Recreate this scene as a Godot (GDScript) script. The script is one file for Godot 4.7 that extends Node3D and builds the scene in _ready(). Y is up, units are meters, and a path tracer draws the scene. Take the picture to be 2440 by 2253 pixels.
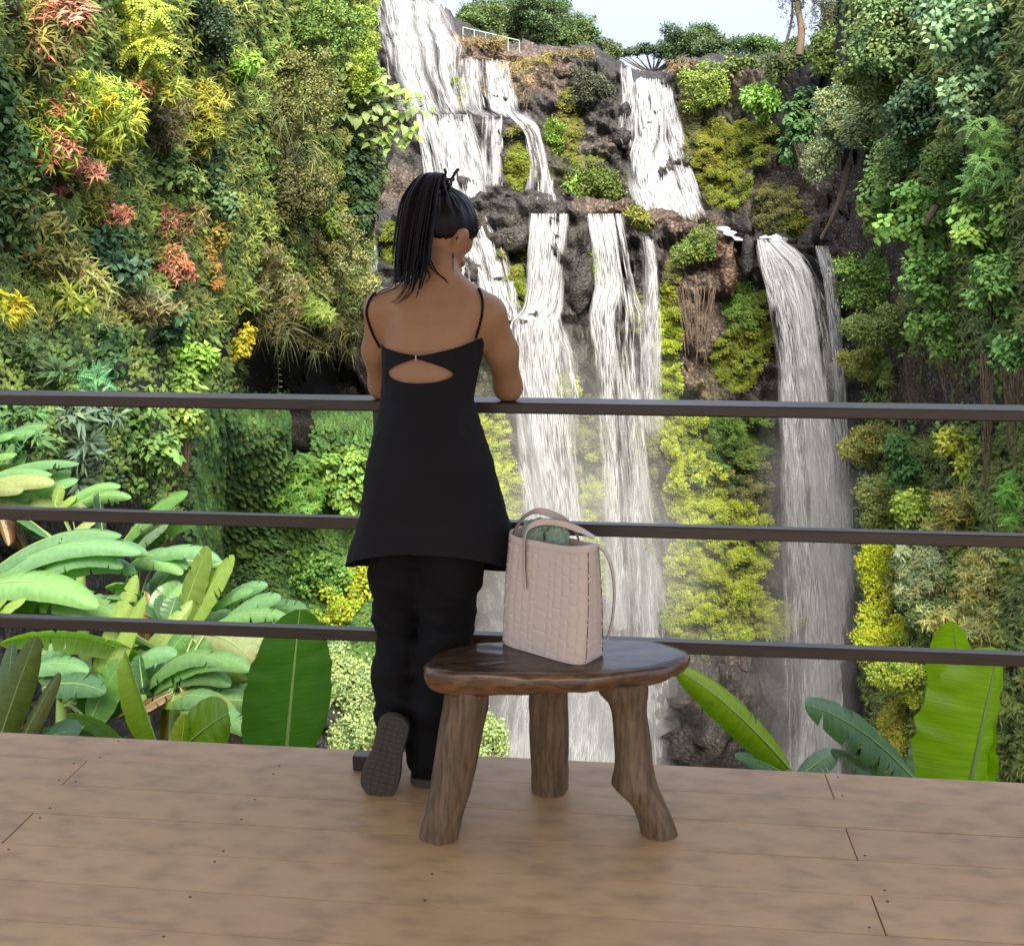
extends Node3D

# A wooden viewing deck above a gorge. A woman leans on the rail; a stool with a handbag stands behind her; a tiered waterfall falls over mossy cliffs beyond.
# Places were measured in the photograph in a frame 2001 units wide; pz(u, v, z) is the point of the plane at world depth z seen there. Rails and boards run along x, y is up.

const K := 1.21939
const LENS := 2500.0
const EYE := Vector3(0, 1.476, 0)
var look := Basis.from_euler(Vector3(-0.2166, 0.1025, 0.0))
var rng := RandomNumberGenerator.new()
var names := {}
var M := {}
var bush_parts := {}
var rock_noise := FastNoiseLite.new()
var soft_noise := FastNoiseLite.new()
var fine_noise := FastNoiseLite.new()


class MB extends RefCounted:
	var v := PackedVector3Array()
	var c := PackedColorArray()
	var t := PackedVector2Array()
	var i := PackedInt32Array()

	func add(p: Vector3, col := Color.WHITE, uv := Vector2.ZERO) -> int:
		v.append(p)
		c.append(col)
		t.append(uv)
		return v.size() - 1

	func tri(a: int, b: int, d: int) -> void:
		i.append(a)
		i.append(d)
		i.append(b)

	func quad(a: int, b: int, d: int, e: int) -> void:
		tri(a, b, d)
		tri(a, d, e)

	# rings of equal length joined into a skin; closed rings wrap round
	func skin(rings: Array, closed := true) -> void:
		for r in rings.size() - 1:
			var a: PackedInt32Array = rings[r]
			var b: PackedInt32Array = rings[r + 1]
			var n := a.size()
			for k in (n if closed else n - 1):
				var l := (k + 1) % n
				quad(a[k], a[l], b[l], b[k])

	func cap(ring: PackedInt32Array, turned := false) -> void:
		var mid := Vector3.ZERO
		for k in ring:
			mid += v[k]
		var m := add(mid / ring.size(), c[ring[0]], t[ring[0]])
		var copy := PackedInt32Array()
		for k in ring:
			copy.append(add(v[k], c[k], t[k]))
		for k in copy.size():
			var l := (k + 1) % copy.size()
			if turned:
				tri(m, copy[l], copy[k])
			else:
				tri(m, copy[k], copy[l])

	func tube(path: Array, radii: Array, sides := 6, col := Color.WHITE, flat := 1.0, ends := true) -> void:
		var rings := []
		var side := Vector3.RIGHT
		for k in path.size():
			var along: Vector3 = (path[mini(k + 1, path.size() - 1)] - path[maxi(k - 1, 0)]).normalized()
			if k == 0:
				side = along.cross(Vector3.UP if absf(along.y) < 0.9 else Vector3.RIGHT).normalized()
			else:
				side = (side - along * side.dot(along)).normalized()
			var up := side.cross(along)
			var ring := PackedInt32Array()
			for s in sides:
				var a := TAU * s / sides
				ring.append(add(path[k] + (side * cos(a) + up * sin(a) * flat) * radii[k], col, Vector2(float(s) / sides, float(k) / path.size())))
			rings.append(ring)
		skin(rings)
		if ends:
			cap(rings[0], true)
			cap(rings[-1])

	func box(lo: Vector3, hi: Vector3, col := Color.WHITE, bevel := 0.0) -> void:
		# a box whose twelve edges are chamfered
		var m := (lo + hi) * 0.5
		var h := (hi - lo) * 0.5
		var id := {}
		for sx in [-1, 1]:
			for sy in [-1, 1]:
				for sz in [-1, 1]:
					for ax in 3:
						var q := Vector3(h.x * sx, h.y * sy, h.z * sz)
						for other in 3:
							if other != ax:
								q[other] -= bevel * signf(q[other])
						id[Vector4i(sx, sy, sz, ax)] = add(m + q, col)
		for ax in 3:
			var b := (ax + 1) % 3
			var d := (ax + 2) % 3
			for s in [-1, 1]:
				var f := []
				for w in [[-1, -1], [1, -1], [1, 1], [-1, 1]]:
					var k := Vector4i(0, 0, 0, ax)
					k[ax] = s
					k[b] = w[0]
					k[d] = w[1]
					f.append(id[k])
				if s > 0:
					quad(f[0], f[1], f[2], f[3])
				else:
					quad(f[3], f[2], f[1], f[0])
			if bevel > 0.0:
				for sb in [-1, 1]:
					for sd in [-1, 1]:
						var e := []
						for w in [[-1, b], [1, b], [1, d], [-1, d]]:
							var k := Vector4i(0, 0, 0, w[1])
							k[ax] = w[0]
							k[b] = sb
							k[d] = sd
							e.append(id[k])
						if sb * sd < 0:
							quad(e[0], e[1], e[2], e[3])
						else:
							quad(e[3], e[2], e[1], e[0])

	func build(smooth := true) -> ArrayMesh:
		var out := []
		out.resize(Mesh.ARRAY_MAX)
		if not smooth:
			var fv := PackedVector3Array()
			var fc := PackedColorArray()
			var ft := PackedVector2Array()
			for k in i:
				fv.append(v[k])
				fc.append(c[k])
				ft.append(t[k])
			v = fv
			c = fc
			t = ft
			i = PackedInt32Array(range(fv.size()))
		var n := PackedVector3Array()
		n.resize(v.size())
		for k in range(0, i.size(), 3):
			var w := (v[i[k + 2]] - v[i[k]]).cross(v[i[k + 1]] - v[i[k]])
			n[i[k]] += w
			n[i[k + 1]] += w
			n[i[k + 2]] += w
		for k in n.size():
			n[k] = n[k].normalized() if n[k].length_squared() > 1e-20 else Vector3.UP
		out[Mesh.ARRAY_VERTEX] = v
		out[Mesh.ARRAY_NORMAL] = n
		out[Mesh.ARRAY_COLOR] = c
		out[Mesh.ARRAY_TEX_UV] = t
		out[Mesh.ARRAY_INDEX] = i
		var m := ArrayMesh.new()
		m.add_surface_from_arrays(Mesh.PRIMITIVE_TRIANGLES, out)
		return m


# ---------------------------------------------------------------- places, names, nodes

func ray(u: float, v: float) -> Vector3:
	return look * Vector3((u * K - 1220.0) / LENS, -(v * K - 1126.5) / LENS, -1.0)


func pz(u: float, v: float, z: float) -> Vector3:
	var d := ray(u, v)
	return EYE + d * (z / d.z)


func unit_at(p: Vector3) -> float:
	return -(look.inverse() * (p - EYE)).z / LENS * K


func numbered(called: String) -> String:
	if not names.has(called):
		names[called] = 0
		return called
	names[called] += 1
	return "%s_%03d" % [called, names[called]]


func tag(o: Node3D, label: String, category: String, group := "", kind := "") -> Node3D:
	o.set_meta("label", label)
	o.set_meta("category", category)
	if group:
		o.set_meta("group", group)
	if kind:
		o.set_meta("kind", kind)
	return o


func thing(called: String, label: String, category: String, at := Vector3.ZERO, group := "", kind := "") -> Node3D:
	var o := Node3D.new()
	o.name = numbered(called)
	o.position = at
	add_child(o)
	return tag(o, label, category, group, kind)


func part(called: String, mesh: Mesh, mat: Material, parent: Node3D) -> MeshInstance3D:
	var o := MeshInstance3D.new()
	o.name = called
	o.mesh = mesh
	o.material_override = mat
	o.cast_shadow = GeometryInstance3D.SHADOW_CASTING_SETTING_ON
	parent.add_child(o, true)
	return o


func single(called: String, mesh: Mesh, mat: Material, label: String, category: String, group := "", kind := "") -> MeshInstance3D:
	var o := MeshInstance3D.new()
	o.name = numbered(called)
	o.mesh = mesh
	o.material_override = mat
	add_child(o)
	tag(o, label, category, group, kind)
	return o


func rnd(a: float, b: float) -> float:
	return rng.randf_range(a, b)


func jitter(r: float) -> Vector3:
	return Vector3(rnd(-r, r), rnd(-r, r), rnd(-r, r))


func lin(r: float, g: float, b: float, a := 1.0) -> Color:
	return Color(r, g, b, a)


func bezier(a: Vector3, b: Vector3, c: Vector3, n: int) -> Array:
	var out := []
	for k in n + 1:
		var t := float(k) / n
		out.append(a.lerp(b, t).lerp(b.lerp(c, t), t))
	return out


func smooth_path(points: Array, n: int) -> Array:
	# Catmull-Rom through the points, n steps for each span
	var out := []
	for k in points.size() - 1:
		var p0: Vector3 = points[maxi(k - 1, 0)]
		var p1: Vector3 = points[k]
		var p2: Vector3 = points[k + 1]
		var p3: Vector3 = points[mini(k + 2, points.size() - 1)]
		for s in n:
			out.append(p1.cubic_interpolate(p2, p0, p3, float(s) / n))
	out.append(points[-1])
	return out


# ---------------------------------------------------------------- materials

func noise_texture(freq: float, ramp: Array, kind := FastNoiseLite.TYPE_SIMPLEX_SMOOTH, octaves := 5, size := 512, seed_ := 1, normal := 0.0) -> NoiseTexture2D:
	var n := FastNoiseLite.new()
	n.noise_type = kind
	n.seed = seed_
	n.frequency = freq
	n.fractal_octaves = octaves
	var t := NoiseTexture2D.new()
	t.width = size
	t.height = size
	t.seamless = true
	t.noise = n
	if normal > 0.0:
		t.as_normal_map = true
		t.bump_strength = normal
	elif ramp:
		var g := Gradient.new()
		g.offsets = PackedFloat32Array(ramp.map(func(x): return x[0]))
		g.colors = PackedColorArray(ramp.map(func(x): return x[1]))
		t.color_ramp = g
	return t


func plain(r: float, g: float, b: float, rough: float, vertex := false) -> StandardMaterial3D:
	var m := StandardMaterial3D.new()
	m.albedo_color = Color(r, g, b).linear_to_srgb()
	m.roughness = rough
	m.vertex_color_use_as_albedo = vertex
	return m


func triplanar(m: StandardMaterial3D, scale: Vector3, world := true) -> StandardMaterial3D:
	m.uv1_triplanar = true
	m.uv1_world_triplanar = world
	m.uv1_scale = scale
	return m


func grey(x: float) -> Color:
	return Color(x, x, x)


func make_materials() -> void:
	var wood_grain := noise_texture(0.012, [[0.0, grey(0.80)], [0.35, grey(0.92)], [0.55, grey(0.97)], [0.75, grey(1.0)], [1.0, grey(0.94)]], FastNoiseLite.TYPE_SIMPLEX_SMOOTH, 6, 1024, 5)
	var wood_bump := noise_texture(0.02, [], FastNoiseLite.TYPE_SIMPLEX_SMOOTH, 5, 512, 6, 3.0)
	var deck := triplanar(plain(1, 1, 1, 0.52, true), Vector3(0.5, 1.0, 1.2))
	deck.albedo_texture = wood_grain
	deck.normal_enabled = true
	deck.normal_texture = wood_bump
	deck.normal_scale = 0.25
	M.deck = deck
	M.nail = plain(0.05, 0.03, 0.02, 0.6)
	var stain := noise_texture(0.01, [[0.0, grey(0.55)], [0.4, grey(0.9)], [1.0, grey(1.0)]], FastNoiseLite.TYPE_SIMPLEX_SMOOTH, 5, 512, 9)
	var rail := triplanar(plain(0.040, 0.030, 0.025, 0.34), Vector3(0.5, 3.0, 3.0))
	rail.albedo_texture = stain
	rail.normal_enabled = true
	rail.normal_texture = wood_bump
	rail.normal_scale = 0.35
	M.rail = rail
	M.roof = plain(0.62, 0.56, 0.48, 0.8)
	var leg := triplanar(plain(0.20, 0.135, 0.080, 0.5, true), Vector3(7.0, 0.9, 7.0), false)
	leg.albedo_texture = noise_texture(0.02, [[0.0, grey(0.5)], [0.3, grey(0.78)], [0.55, grey(0.95)], [1.0, grey(1.0)]], FastNoiseLite.TYPE_SIMPLEX_SMOOTH, 6, 512, 12)
	leg.normal_enabled = true
	leg.normal_texture = wood_bump
	leg.normal_scale = 0.9
	M.stool_leg = leg
	var seat := triplanar(plain(1, 1, 1, 0.27, true), Vector3(1.6, 7.0, 7.0), false)
	seat.albedo_texture = noise_texture(0.02, [[0.0, grey(0.45)], [0.45, grey(0.85)], [1.0, grey(1.0)]], FastNoiseLite.TYPE_SIMPLEX_SMOOTH, 6, 512, 14)
	seat.normal_enabled = true
	seat.normal_texture = wood_bump
	seat.normal_scale = 0.22
	seat.clearcoat_enabled = true
	seat.clearcoat = 0.25
	seat.clearcoat_roughness = 0.12
	M.stool_seat = seat
	var rock := triplanar(plain(1, 1, 1, 0.66, true), Vector3(0.27, 0.30, 0.27))
	rock.albedo_texture = noise_texture(0.014, [[0.0, grey(0.10)], [0.18, grey(0.30)], [0.42, grey(0.68)], [0.7, grey(1.0)], [1.0, grey(0.8)]], FastNoiseLite.TYPE_CELLULAR, 5, 1024, 21)
	rock.albedo_texture.noise.cellular_return_type = FastNoiseLite.RETURN_DISTANCE2_SUB
	rock.normal_enabled = true
	rock.normal_texture = noise_texture(0.02, [], FastNoiseLite.TYPE_SIMPLEX_SMOOTH, 7, 1024, 22, 14.0)
	rock.normal_scale = 1.8
	M.rock = rock
	M.ground = triplanar(plain(0.07, 0.06, 0.03, 0.95), Vector3(0.2, 0.2, 0.2))
	M.ground.albedo_texture = rock.albedo_texture
	var leaf := plain(1, 1, 1, 0.5, true)
	leaf.backlight_enabled = true
	leaf.backlight = Color(0.55, 0.66, 0.2)
	leaf.metallic_specular = 0.35
	M.leaf = leaf
	var dull := plain(1, 1, 1, 0.85, true)
	dull.backlight_enabled = true
	dull.backlight = Color(0.4, 0.42, 0.25)
	dull.metallic_specular = 0.25
	M.dull_leaf = dull
	M.bark = triplanar(plain(0.16, 0.12, 0.085, 0.9, true), Vector3(2, 1, 2))
	M.bark.albedo_texture = stain
	var blade := plain(1, 1, 1, 0.33, true)
	blade.albedo_texture = noise_texture(0.03, [[0.0, grey(0.84)], [0.5, grey(0.95)], [1.0, grey(1.0)]], FastNoiseLite.TYPE_SIMPLEX_SMOOTH, 4, 256, 31)
	blade.uv1_scale = Vector3(0.16, 9.0, 1)
	blade.normal_enabled = true
	blade.normal_texture = noise_texture(0.02, [], FastNoiseLite.TYPE_SIMPLEX_SMOOTH, 3, 256, 32, 5.0)
	blade.normal_scale = 0.35
	blade.backlight_enabled = true
	blade.backlight = Color(0.8, 0.95, 0.25)
	M.banana = blade
	M.midrib = plain(0.19, 0.30, 0.085, 0.45, true)
	# falling water: white threads with clear gaps, computed as noise that the falls stretch lengthwise
	for k in [["water", []], ["water_veil", [[0.0, 0.25], [0.35, 0.5], [0.6, 0.75], [1.0, 0.95]]], ["water_streak", [[0.0, 0.0], [0.36, 0.05], [0.5, 0.4], [0.66, 0.9], [1.0, 1.0]]]]:
		var water := plain(0.42, 0.44, 0.485, 0.5, true) if k[0] != "water_veil" else plain(0.30, 0.315, 0.35, 0.5, true)
		water.transparency = BaseMaterial3D.TRANSPARENCY_ALPHA
		water.backlight_enabled = true
		water.backlight = Color(0.5, 0.5, 0.5)
		if k[1]:
			water.albedo_texture = noise_texture(0.018, k[1].map(func(x): return [x[0], Color(1, 1, 1, x[1])]), FastNoiseLite.TYPE_SIMPLEX_SMOOTH, 6, 1024, 51 + k[1].size())
		M[k[0]] = water
	var mist := plain(0.42, 0.44, 0.485, 0.9, true)
	mist.transparency = BaseMaterial3D.TRANSPARENCY_ALPHA
	mist.backlight_enabled = true
	mist.backlight = Color(0.7, 0.7, 0.7)
	M.mist = mist
	M.green_paint = plain(0.30, 0.45, 0.32, 0.5)
	M.pool = plain(0.34, 0.36, 0.37, 0.5)
	# cloth, skin, hair, leather
	var skin := plain(1, 1, 1, 0.46, true)
	skin.subsurf_scatter_enabled = true
	skin.subsurf_scatter_strength = 0.12
	skin.metallic_specular = 0.4
	M.skin = skin
	var weave := noise_texture(0.06, [], FastNoiseLite.TYPE_SIMPLEX_SMOOTH, 3, 512, 41, 4.0)
	for k in [["tunic", 0.0085, 0.0085, 0.0102], ["trousers", 0.0045, 0.0045, 0.0056], ["shoe", 0.006, 0.006, 0.006]]:
		var m := triplanar(plain(k[1], k[2], k[3], 0.75), Vector3(9, 9, 9), false)
		m.normal_enabled = true
		m.normal_texture = weave
		m.normal_scale = 0.4
		m.rim_enabled = true
		m.rim = 0.05
		m.metallic_specular = 0.28
		m.rim_tint = 0.3
		M[k[0]] = m
	M.sole = plain(0.050, 0.044, 0.036, 0.85)
	M.hair = plain(0.0052, 0.0040, 0.0050, 0.40, true)
	M.hair.metallic_specular = 0.32
	M.clip = plain(0.012, 0.010, 0.012, 0.2)
	M.ring = plain(0.6, 0.56, 0.5, 0.3)
	var hide := triplanar(plain(0.58, 0.49, 0.425, 0.44), Vector3(14, 14, 14), false)
	hide.normal_enabled = true
	hide.normal_texture = weave
	hide.normal_scale = 0.25
	M.leather = hide
	M.edge = plain(0.07, 0.045, 0.04, 0.5)
	M.lining = plain(0.40, 0.33, 0.28, 0.8)
	var scarf := triplanar(plain(0.24, 0.345, 0.25, 0.7), Vector3(6, 6, 6), false)
	scarf.rim_enabled = true
	scarf.rim = 0.3
	M.scarf = scarf


# ---------------------------------------------------------------- land, cliffs and water

func ground_height(x: float, z: float) -> float:
	# level behind the deck, a steep planted slope below it, the gorge floor, the plateau above the falls
	var y := -0.6
	if z < -1.5:
		y = -0.6 - (-1.5 - z) * 0.66
	y = maxf(y, -31.0)
	y += smoothstep(-64.0, -78.0, z) * 36.0
	y += (smoothstep(-14.5, -24.0, x) + smoothstep(17.0, 28.0, x)) * smoothstep(-8.0, -22.0, z) * clampf(8.0 - y, 0.0, 40.0)
	return y + soft_noise.get_noise_2d(x * 1.3, z * 1.3) * 0.35 * smoothstep(3.0, -6.0, z)


func build_land() -> void:
	var mb := MB.new()
	var rows := []
	for a in 90:
		var z := 60.0 - pow(float(a) / 89.0, 1.0) * 260.0
		var ring := PackedInt32Array()
		for b in 90:
			var x := -150.0 + 300.0 * b / 89.0
			ring.append(mb.add(Vector3(x, ground_height(x, z), z)))
		rows.append(ring)
	mb.skin(rows, false)
	single("ground", mb.build(), M.ground, "dark earth of the slope and the plateau under the plants", "ground", "", "structure")
	var pool := MB.new()
	var rim := PackedInt32Array()
	for k in 40:
		var a := TAU * k / 40.0
		rim.append(pool.add(Vector3(0.5 + cos(a) * 14.0, -30.0, -48.0 + sin(a) * 9.0)))
	pool.cap(rim, true)
	single("pool", pool.build(), M.pool, "churned white plunge pool at the foot of the falls", "water", "", "structure")


var wall_a := [
	[[650, -60, -80], [735, -40, -80], [840, -8, -79], [892, 36, -78], [1000, 82, -78], [1100, 90, -78], [1160, 92, -78], [1222, 128, -77]],
	[[650, -20, -70], [735, -8, -70], [840, 16, -70], [892, 62, -70], [1000, 104, -69.5], [1100, 112, -69.5], [1160, 118, -69.5], [1222, 150, -69.5]],
	[[650, 70, -69], [750, 72, -69], [840, 88, -68.8], [895, 100, -68.4], [1000, 135, -68], [1100, 165, -67.6], [1160, 180, -67.4], [1222, 200, -68]],
	[[650, 215, -67.4], [790, 222, -67.4], [850, 225, -67.2], [905, 226, -67], [1000, 228, -66.4], [1080, 250, -66.2], [1150, 262, -66.2], [1220, 268, -66.6]],
	[[650, 225, -64.6], [790, 228, -64.6], [850, 231, -64.6], [905, 234, -64.5], [1000, 240, -64.2], [1080, 275, -65.2], [1150, 285, -65.6], [1220, 292, -66.2]],
	[[650, 420, -62.4], [790, 400, -62.4], [850, 390, -62.4], [905, 382, -62.3], [1000, 372, -62.2], [1080, 376, -63], [1150, 384, -64], [1220, 392, -64.6]],
	[[650, 440, -59.4], [790, 420, -59.4], [850, 410, -59.4], [905, 402, -59.4], [1000, 388, -59.4], [1080, 398, -59.4], [1150, 402, -59.6], [1225, 404, -60]],
	[[650, 620, -58.4], [790, 610, -58.4], [850, 605, -58.4], [905, 600, -58.4], [1000, 598, -58.4], [1080, 604, -58.4], [1150, 606, -58.6], [1225, 606, -58.8]],
	[[650, 640, -56.8], [790, 636, -56.8], [850, 632, -56.8], [905, 630, -56.8], [1000, 628, -56.8], [1080, 634, -56.8], [1150, 636, -57.2], [1225, 640, -57.4]],
	[[650, 1580, -54.5], [790, 1580, -54.5], [850, 1580, -54.5], [905, 1580, -54.5], [1000, 1580, -54.5], [1080, 1580, -54.5], [1150, 1580, -54.4], [1225, 1580, -54.2]],
]
var wall_b := [
	[[1190, 118, -79], [1235, 138, -79], [1295, 140, -79], [1335, 112, -77], [1450, 108, -73], [1560, 100, -67], [1660, 60, -60], [1740, 0, -56]],
	[[1190, 148, -70], [1238, 158, -69.4], [1295, 158, -69.2], [1335, 136, -68], [1450, 136, -65], [1560, 140, -60], [1650, 150, -56], [1730, 160, -53]],
	[[1200, 290, -66.6], [1236, 290, -66.4], [1320, 292, -66], [1360, 290, -65.4], [1470, 300, -62.6], [1575, 310, -58.6], [1660, 320, -55.4], [1735, 330, -52.5]],
	[[1205, 400, -64], [1240, 418, -63.6], [1330, 434, -63], [1375, 442, -62.4], [1480, 462, -60], [1590, 476, -57.4], [1662, 490, -55], [1740, 510, -52]],
	[[1205, 404, -60], [1250, 424, -59.6], [1330, 444, -58.8], [1400, 456, -57.8], [1480, 470, -56.4], [1592, 484, -55.4], [1664, 500, -54], [1742, 540, -51.6]],
	[[1210, 560, -59], [1255, 570, -58.8], [1332, 590, -57.4], [1402, 590, -57.2], [1484, 600, -56.6], [1596, 610, -56], [1668, 620, -54], [1745, 640, -51.4]],
	[[1215, 900, -57.2], [1260, 900, -57], [1336, 900, -55.6], [1406, 900, -55.6], [1490, 900, -56], [1602, 900, -55.6], [1676, 900, -53.4], [1750, 920, -51]],
	[[1220, 1580, -54.2], [1265, 1580, -54], [1340, 1580, -52.8], [1412, 1580, -52.6], [1500, 1580, -53], [1612, 1580, -53], [1690, 1580, -51.6], [1760, 1580, -50]],
]


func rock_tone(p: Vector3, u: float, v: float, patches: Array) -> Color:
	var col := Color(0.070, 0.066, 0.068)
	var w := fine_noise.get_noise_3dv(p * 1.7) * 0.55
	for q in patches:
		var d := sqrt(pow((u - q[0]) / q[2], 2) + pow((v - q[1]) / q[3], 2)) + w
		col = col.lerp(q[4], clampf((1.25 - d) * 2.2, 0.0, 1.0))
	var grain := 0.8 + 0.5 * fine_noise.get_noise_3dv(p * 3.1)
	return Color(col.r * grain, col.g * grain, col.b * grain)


# rows of [u, v, z], all equally long, from the plateau behind down to the foot; every span is divided and pushed in and out as blocky basalt
func wall(called: String, label: String, rows: Array, per_u: int, per_v: Array, amp: float, patches: Array) -> MeshInstance3D:
	var mb := MB.new()
	var rings := []
	var n: int = rows[0].size()
	for r in rows.size() - 1:
		var last := r == rows.size() - 2
		for s in (per_v[r] + (1 if last else 0)):
			var f: float = float(s) / per_v[r]
			var ring := PackedInt32Array()
			for k in n - 1:
				for w in (per_u + (1 if k == n - 2 else 0)):
					var g := float(w) / per_u
					var a: Array = rows[r][k]
					var b: Array = rows[r][k + 1]
					var c: Array = rows[r + 1][k]
					var d: Array = rows[r + 1][k + 1]
					var u := lerpf(lerpf(a[0], b[0], g), lerpf(c[0], d[0], g), f)
					var v := lerpf(lerpf(a[1], b[1], g), lerpf(c[1], d[1], g), f)
					var p := pz(a[0], a[1], a[2]).lerp(pz(b[0], b[1], b[2]), g).lerp(pz(c[0], c[1], c[2]).lerp(pz(d[0], d[1], d[2]), g), f)
					ring.append(mb.add(pushed(p, amp), rock_tone(p, u, v, patches)))
			rings.append(ring)
	mb.skin(rings, false)
	for k in range(0, mb.i.size(), 3):  # rows run downwards, so turn the faces outwards
		var q := mb.i[k]
		mb.i[k] = mb.i[k + 1]
		mb.i[k + 1] = q
	return single(called, mb.build(), M.rock, label, "cliff", "", "structure")


func pushed(p: Vector3, amp: float) -> Vector3:
	var block := rock_noise.get_noise_3d(p.x * 1.0, p.y * 1.35, p.z)
	var swell := soft_noise.get_noise_3dv(p * 1.2)
	var grit := fine_noise.get_noise_3dv(p * 2.2)
	return p + Vector3(swell * 0.3 + grit * 0.1, block * 0.25 + grit * 0.1, block + swell * 0.8 + grit * 0.5) * amp


func table(at: float, points: Array) -> float:
	if at <= points[0][0]:
		return points[0][1]
	for k in points.size() - 1:
		if at <= points[k + 1][0]:
			return lerpf(points[k][1], points[k + 1][1], (at - points[k][0]) / (points[k + 1][0] - points[k][0]))
	return points[-1][1]


func left_depth(u: float, v: float) -> float:
	var z := table(u, [[-260, -10.0], [-100, -14.0], [0, -18.0], [200, -24.0], [400, -32.0], [560, -40.0], [735, -49.0], [860, -57.0]])
	var low := smoothstep(420.0, 900.0, v) * smoothstep(470.0, 250.0, u)
	z += low * 7.0 * smoothstep(-260.0, 150.0, u)
	var cave := smoothstep(430.0, 520.0, u) * smoothstep(600.0, 640.0, v) * (1.0 - smoothstep(760.0, 840.0, v))
	z -= cave * 10.0
	var under := smoothstep(380.0, 440.0, u) * smoothstep(740.0, 1250.0, v)
	z = lerpf(z, -47.0 + 6.0 * smoothstep(900.0, 1500.0, v), under)
	return z


const LEFT_EDGE := [[-260, 728], [0, 730], [100, 738], [200, 762], [300, 766], [400, 738], [500, 722], [700, 712], [800, 735], [1000, 770], [1600, 900]]


func right_depth(u: float, v: float) -> float:
	var z := table(u, [[1560, -58.0], [1640, -54.0], [1700, -51.0], [1800, -45.0], [1900, -40.0], [2001, -35.0], [2200, -27.0], [2400, -20.0]])
	return z + smoothstep(800.0, 1500.0, v) * 5.0


func side_cliff(called: String, label: String, us: Array, vs: Array, depth: Callable, back: float, patches: Array, edge := []) -> void:
	var mb := MB.new()
	var rings := []
	for v in vs:
		var ring := PackedInt32Array()
		for w in us:
			var u: float = lerpf(us[0], table(v, edge), (w - us[0]) / (us[-1] - us[0])) if edge else w
			var z: float = depth.call(u, v)
			var p := pz(u, v, z)
			var away := (p - EYE) * Vector3(1, 0, 1)
			p += away.normalized() * back
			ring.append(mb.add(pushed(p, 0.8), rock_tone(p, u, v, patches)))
		rings.append(ring)
	mb.skin(rings, false)
	for k in range(0, mb.i.size(), 3):
		var q := mb.i[k]
		mb.i[k] = mb.i[k + 1]
		mb.i[k + 1] = q
	single(called, mb.build(), M.rock, label, "cliff", "", "structure")


func steps(a: float, b: float, n: int) -> Array:
	return range(n + 1).map(func(k): return lerpf(a, b, float(k) / n))


func build_cliffs() -> void:
	var brown := Color(0.300, 0.203, 0.158)
	var rust := Color(0.350, 0.182, 0.105)
	var straw := Color(0.322, 0.238, 0.161)
	var pale := Color(0.255, 0.210, 0.195)
	var green := Color(0.075, 0.085, 0.03)
	var bare := Color(0.289, 0.212, 0.170)
	wall("cliff", "dark stepped basalt cliff behind the woman, with the left falls", wall_a, 14, [6, 10, 18, 5, 18, 8, 24, 4, 70], 0.85, [
		[1040, 118, 150, 34, brown], [1110, 140, 60, 60, brown], [985, 150, 60, 50, straw], [1160, 150, 60, 60, Color(0.045, 0.045, 0.04)], [1150, 285, 70, 24, pale], [1080, 262, 40, 30, green],
		[1110, 330, 90, 40, green], [1180, 400, 60, 16, brown], [760, 360, 50, 40, bare], [960, 480, 60, 60, Color(0.10, 0.085, 0.075)], [960, 900, 90, 260, green], [1180, 1000, 90, 300, green],
	])
	wall("cliff", "mossy red-brown cliff under the right-hand falls", wall_b, 16, [6, 20, 16, 8, 18, 30, 46], 0.85, [
		[1280, 420, 90, 22, brown], [1360, 440, 70, 26, brown], [1340, 150, 40, 30, Color(0.10, 0.07, 0.06)], [1470, 160, 70, 30, brown], [1540, 330, 110, 70, brown], [1600, 400, 90, 80, bare],
		[1430, 270, 90, 110, green], [1410, 390, 110, 40, Color(0.12, 0.10, 0.06)], [1415, 520, 26, 60, rust], [1385, 640, 60, 130, bare], [1370, 760, 40, 60, straw], [1560, 470, 60, 12, Color(0.075, 0.07, 0.075)],
		[1330, 520, 36, 60, brown], [1400, 1050, 120, 250, green], [1690, 520, 60, 90, bare], [1430, 1290, 30, 60, bare],
	])
	side_cliff("cliff", "overgrown near cliff wall with a dark overhanging cave", steps(-260, 850, 96), steps(-110, 1600, 112), left_depth, 1.7, [
		[520, 480, 60, 90, Color(0.09, 0.075, 0.06)], [420, 660, 90, 120, Color(0.10, 0.08, 0.05)], [580, 840, 50, 60, Color(0.13, 0.095, 0.08)], [450, 1060, 60, 50, Color(0.12, 0.09, 0.07)], [610, 700, 190, 130, Color(0.008, 0.010, 0.009)]], LEFT_EDGE)  # cave patch nearly black: the shade of the hollow is painted into the rock
	side_cliff("cliff", "overgrown right-hand cliff wall with bare brown scree", steps(1640, 2400, 70), steps(-110, 1600, 100), right_depth, 1.6, [
		[1690, 430, 110, 130, bare], [1720, 560, 60, 90, bare], [1760, 690, 120, 90, Color(0.32, 0.25, 0.20)], [1900, 720, 120, 80, Color(0.30, 0.24, 0.21)], [1740, 790, 90, 40, brown]])


# ---------------------------------------------------------------- falling water

# lines of [v, left u, right u, z] from lip to foot
func across(lines: Array, s: float, t: float) -> Vector3:
	var v := lerpf(lines[0][0], lines[-1][0], t)
	for k in lines.size() - 1:
		if v <= lines[k + 1][0] or k == lines.size() - 2:
			var f: float = clampf((v - lines[k][0]) / maxf(lines[k + 1][0] - lines[k][0], 0.01), 0.0, 1.0)
			var q := []
			for m in [k - 1, k, k + 1, k + 2]:
				var l: Array = lines[clampi(m, 0, lines.size() - 1)]
				q.append(Vector3(l[1], l[2], l[3]))
			var c: Vector3 = (q[1] as Vector3).lerp(q[2], f) * 0.5 + (q[1] as Vector3).cubic_interpolate(q[2], q[0], q[3], f) * 0.5
			return pz(lerpf(c.x, c.y, s), v, c.z)
	return Vector3.ZERO


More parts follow.
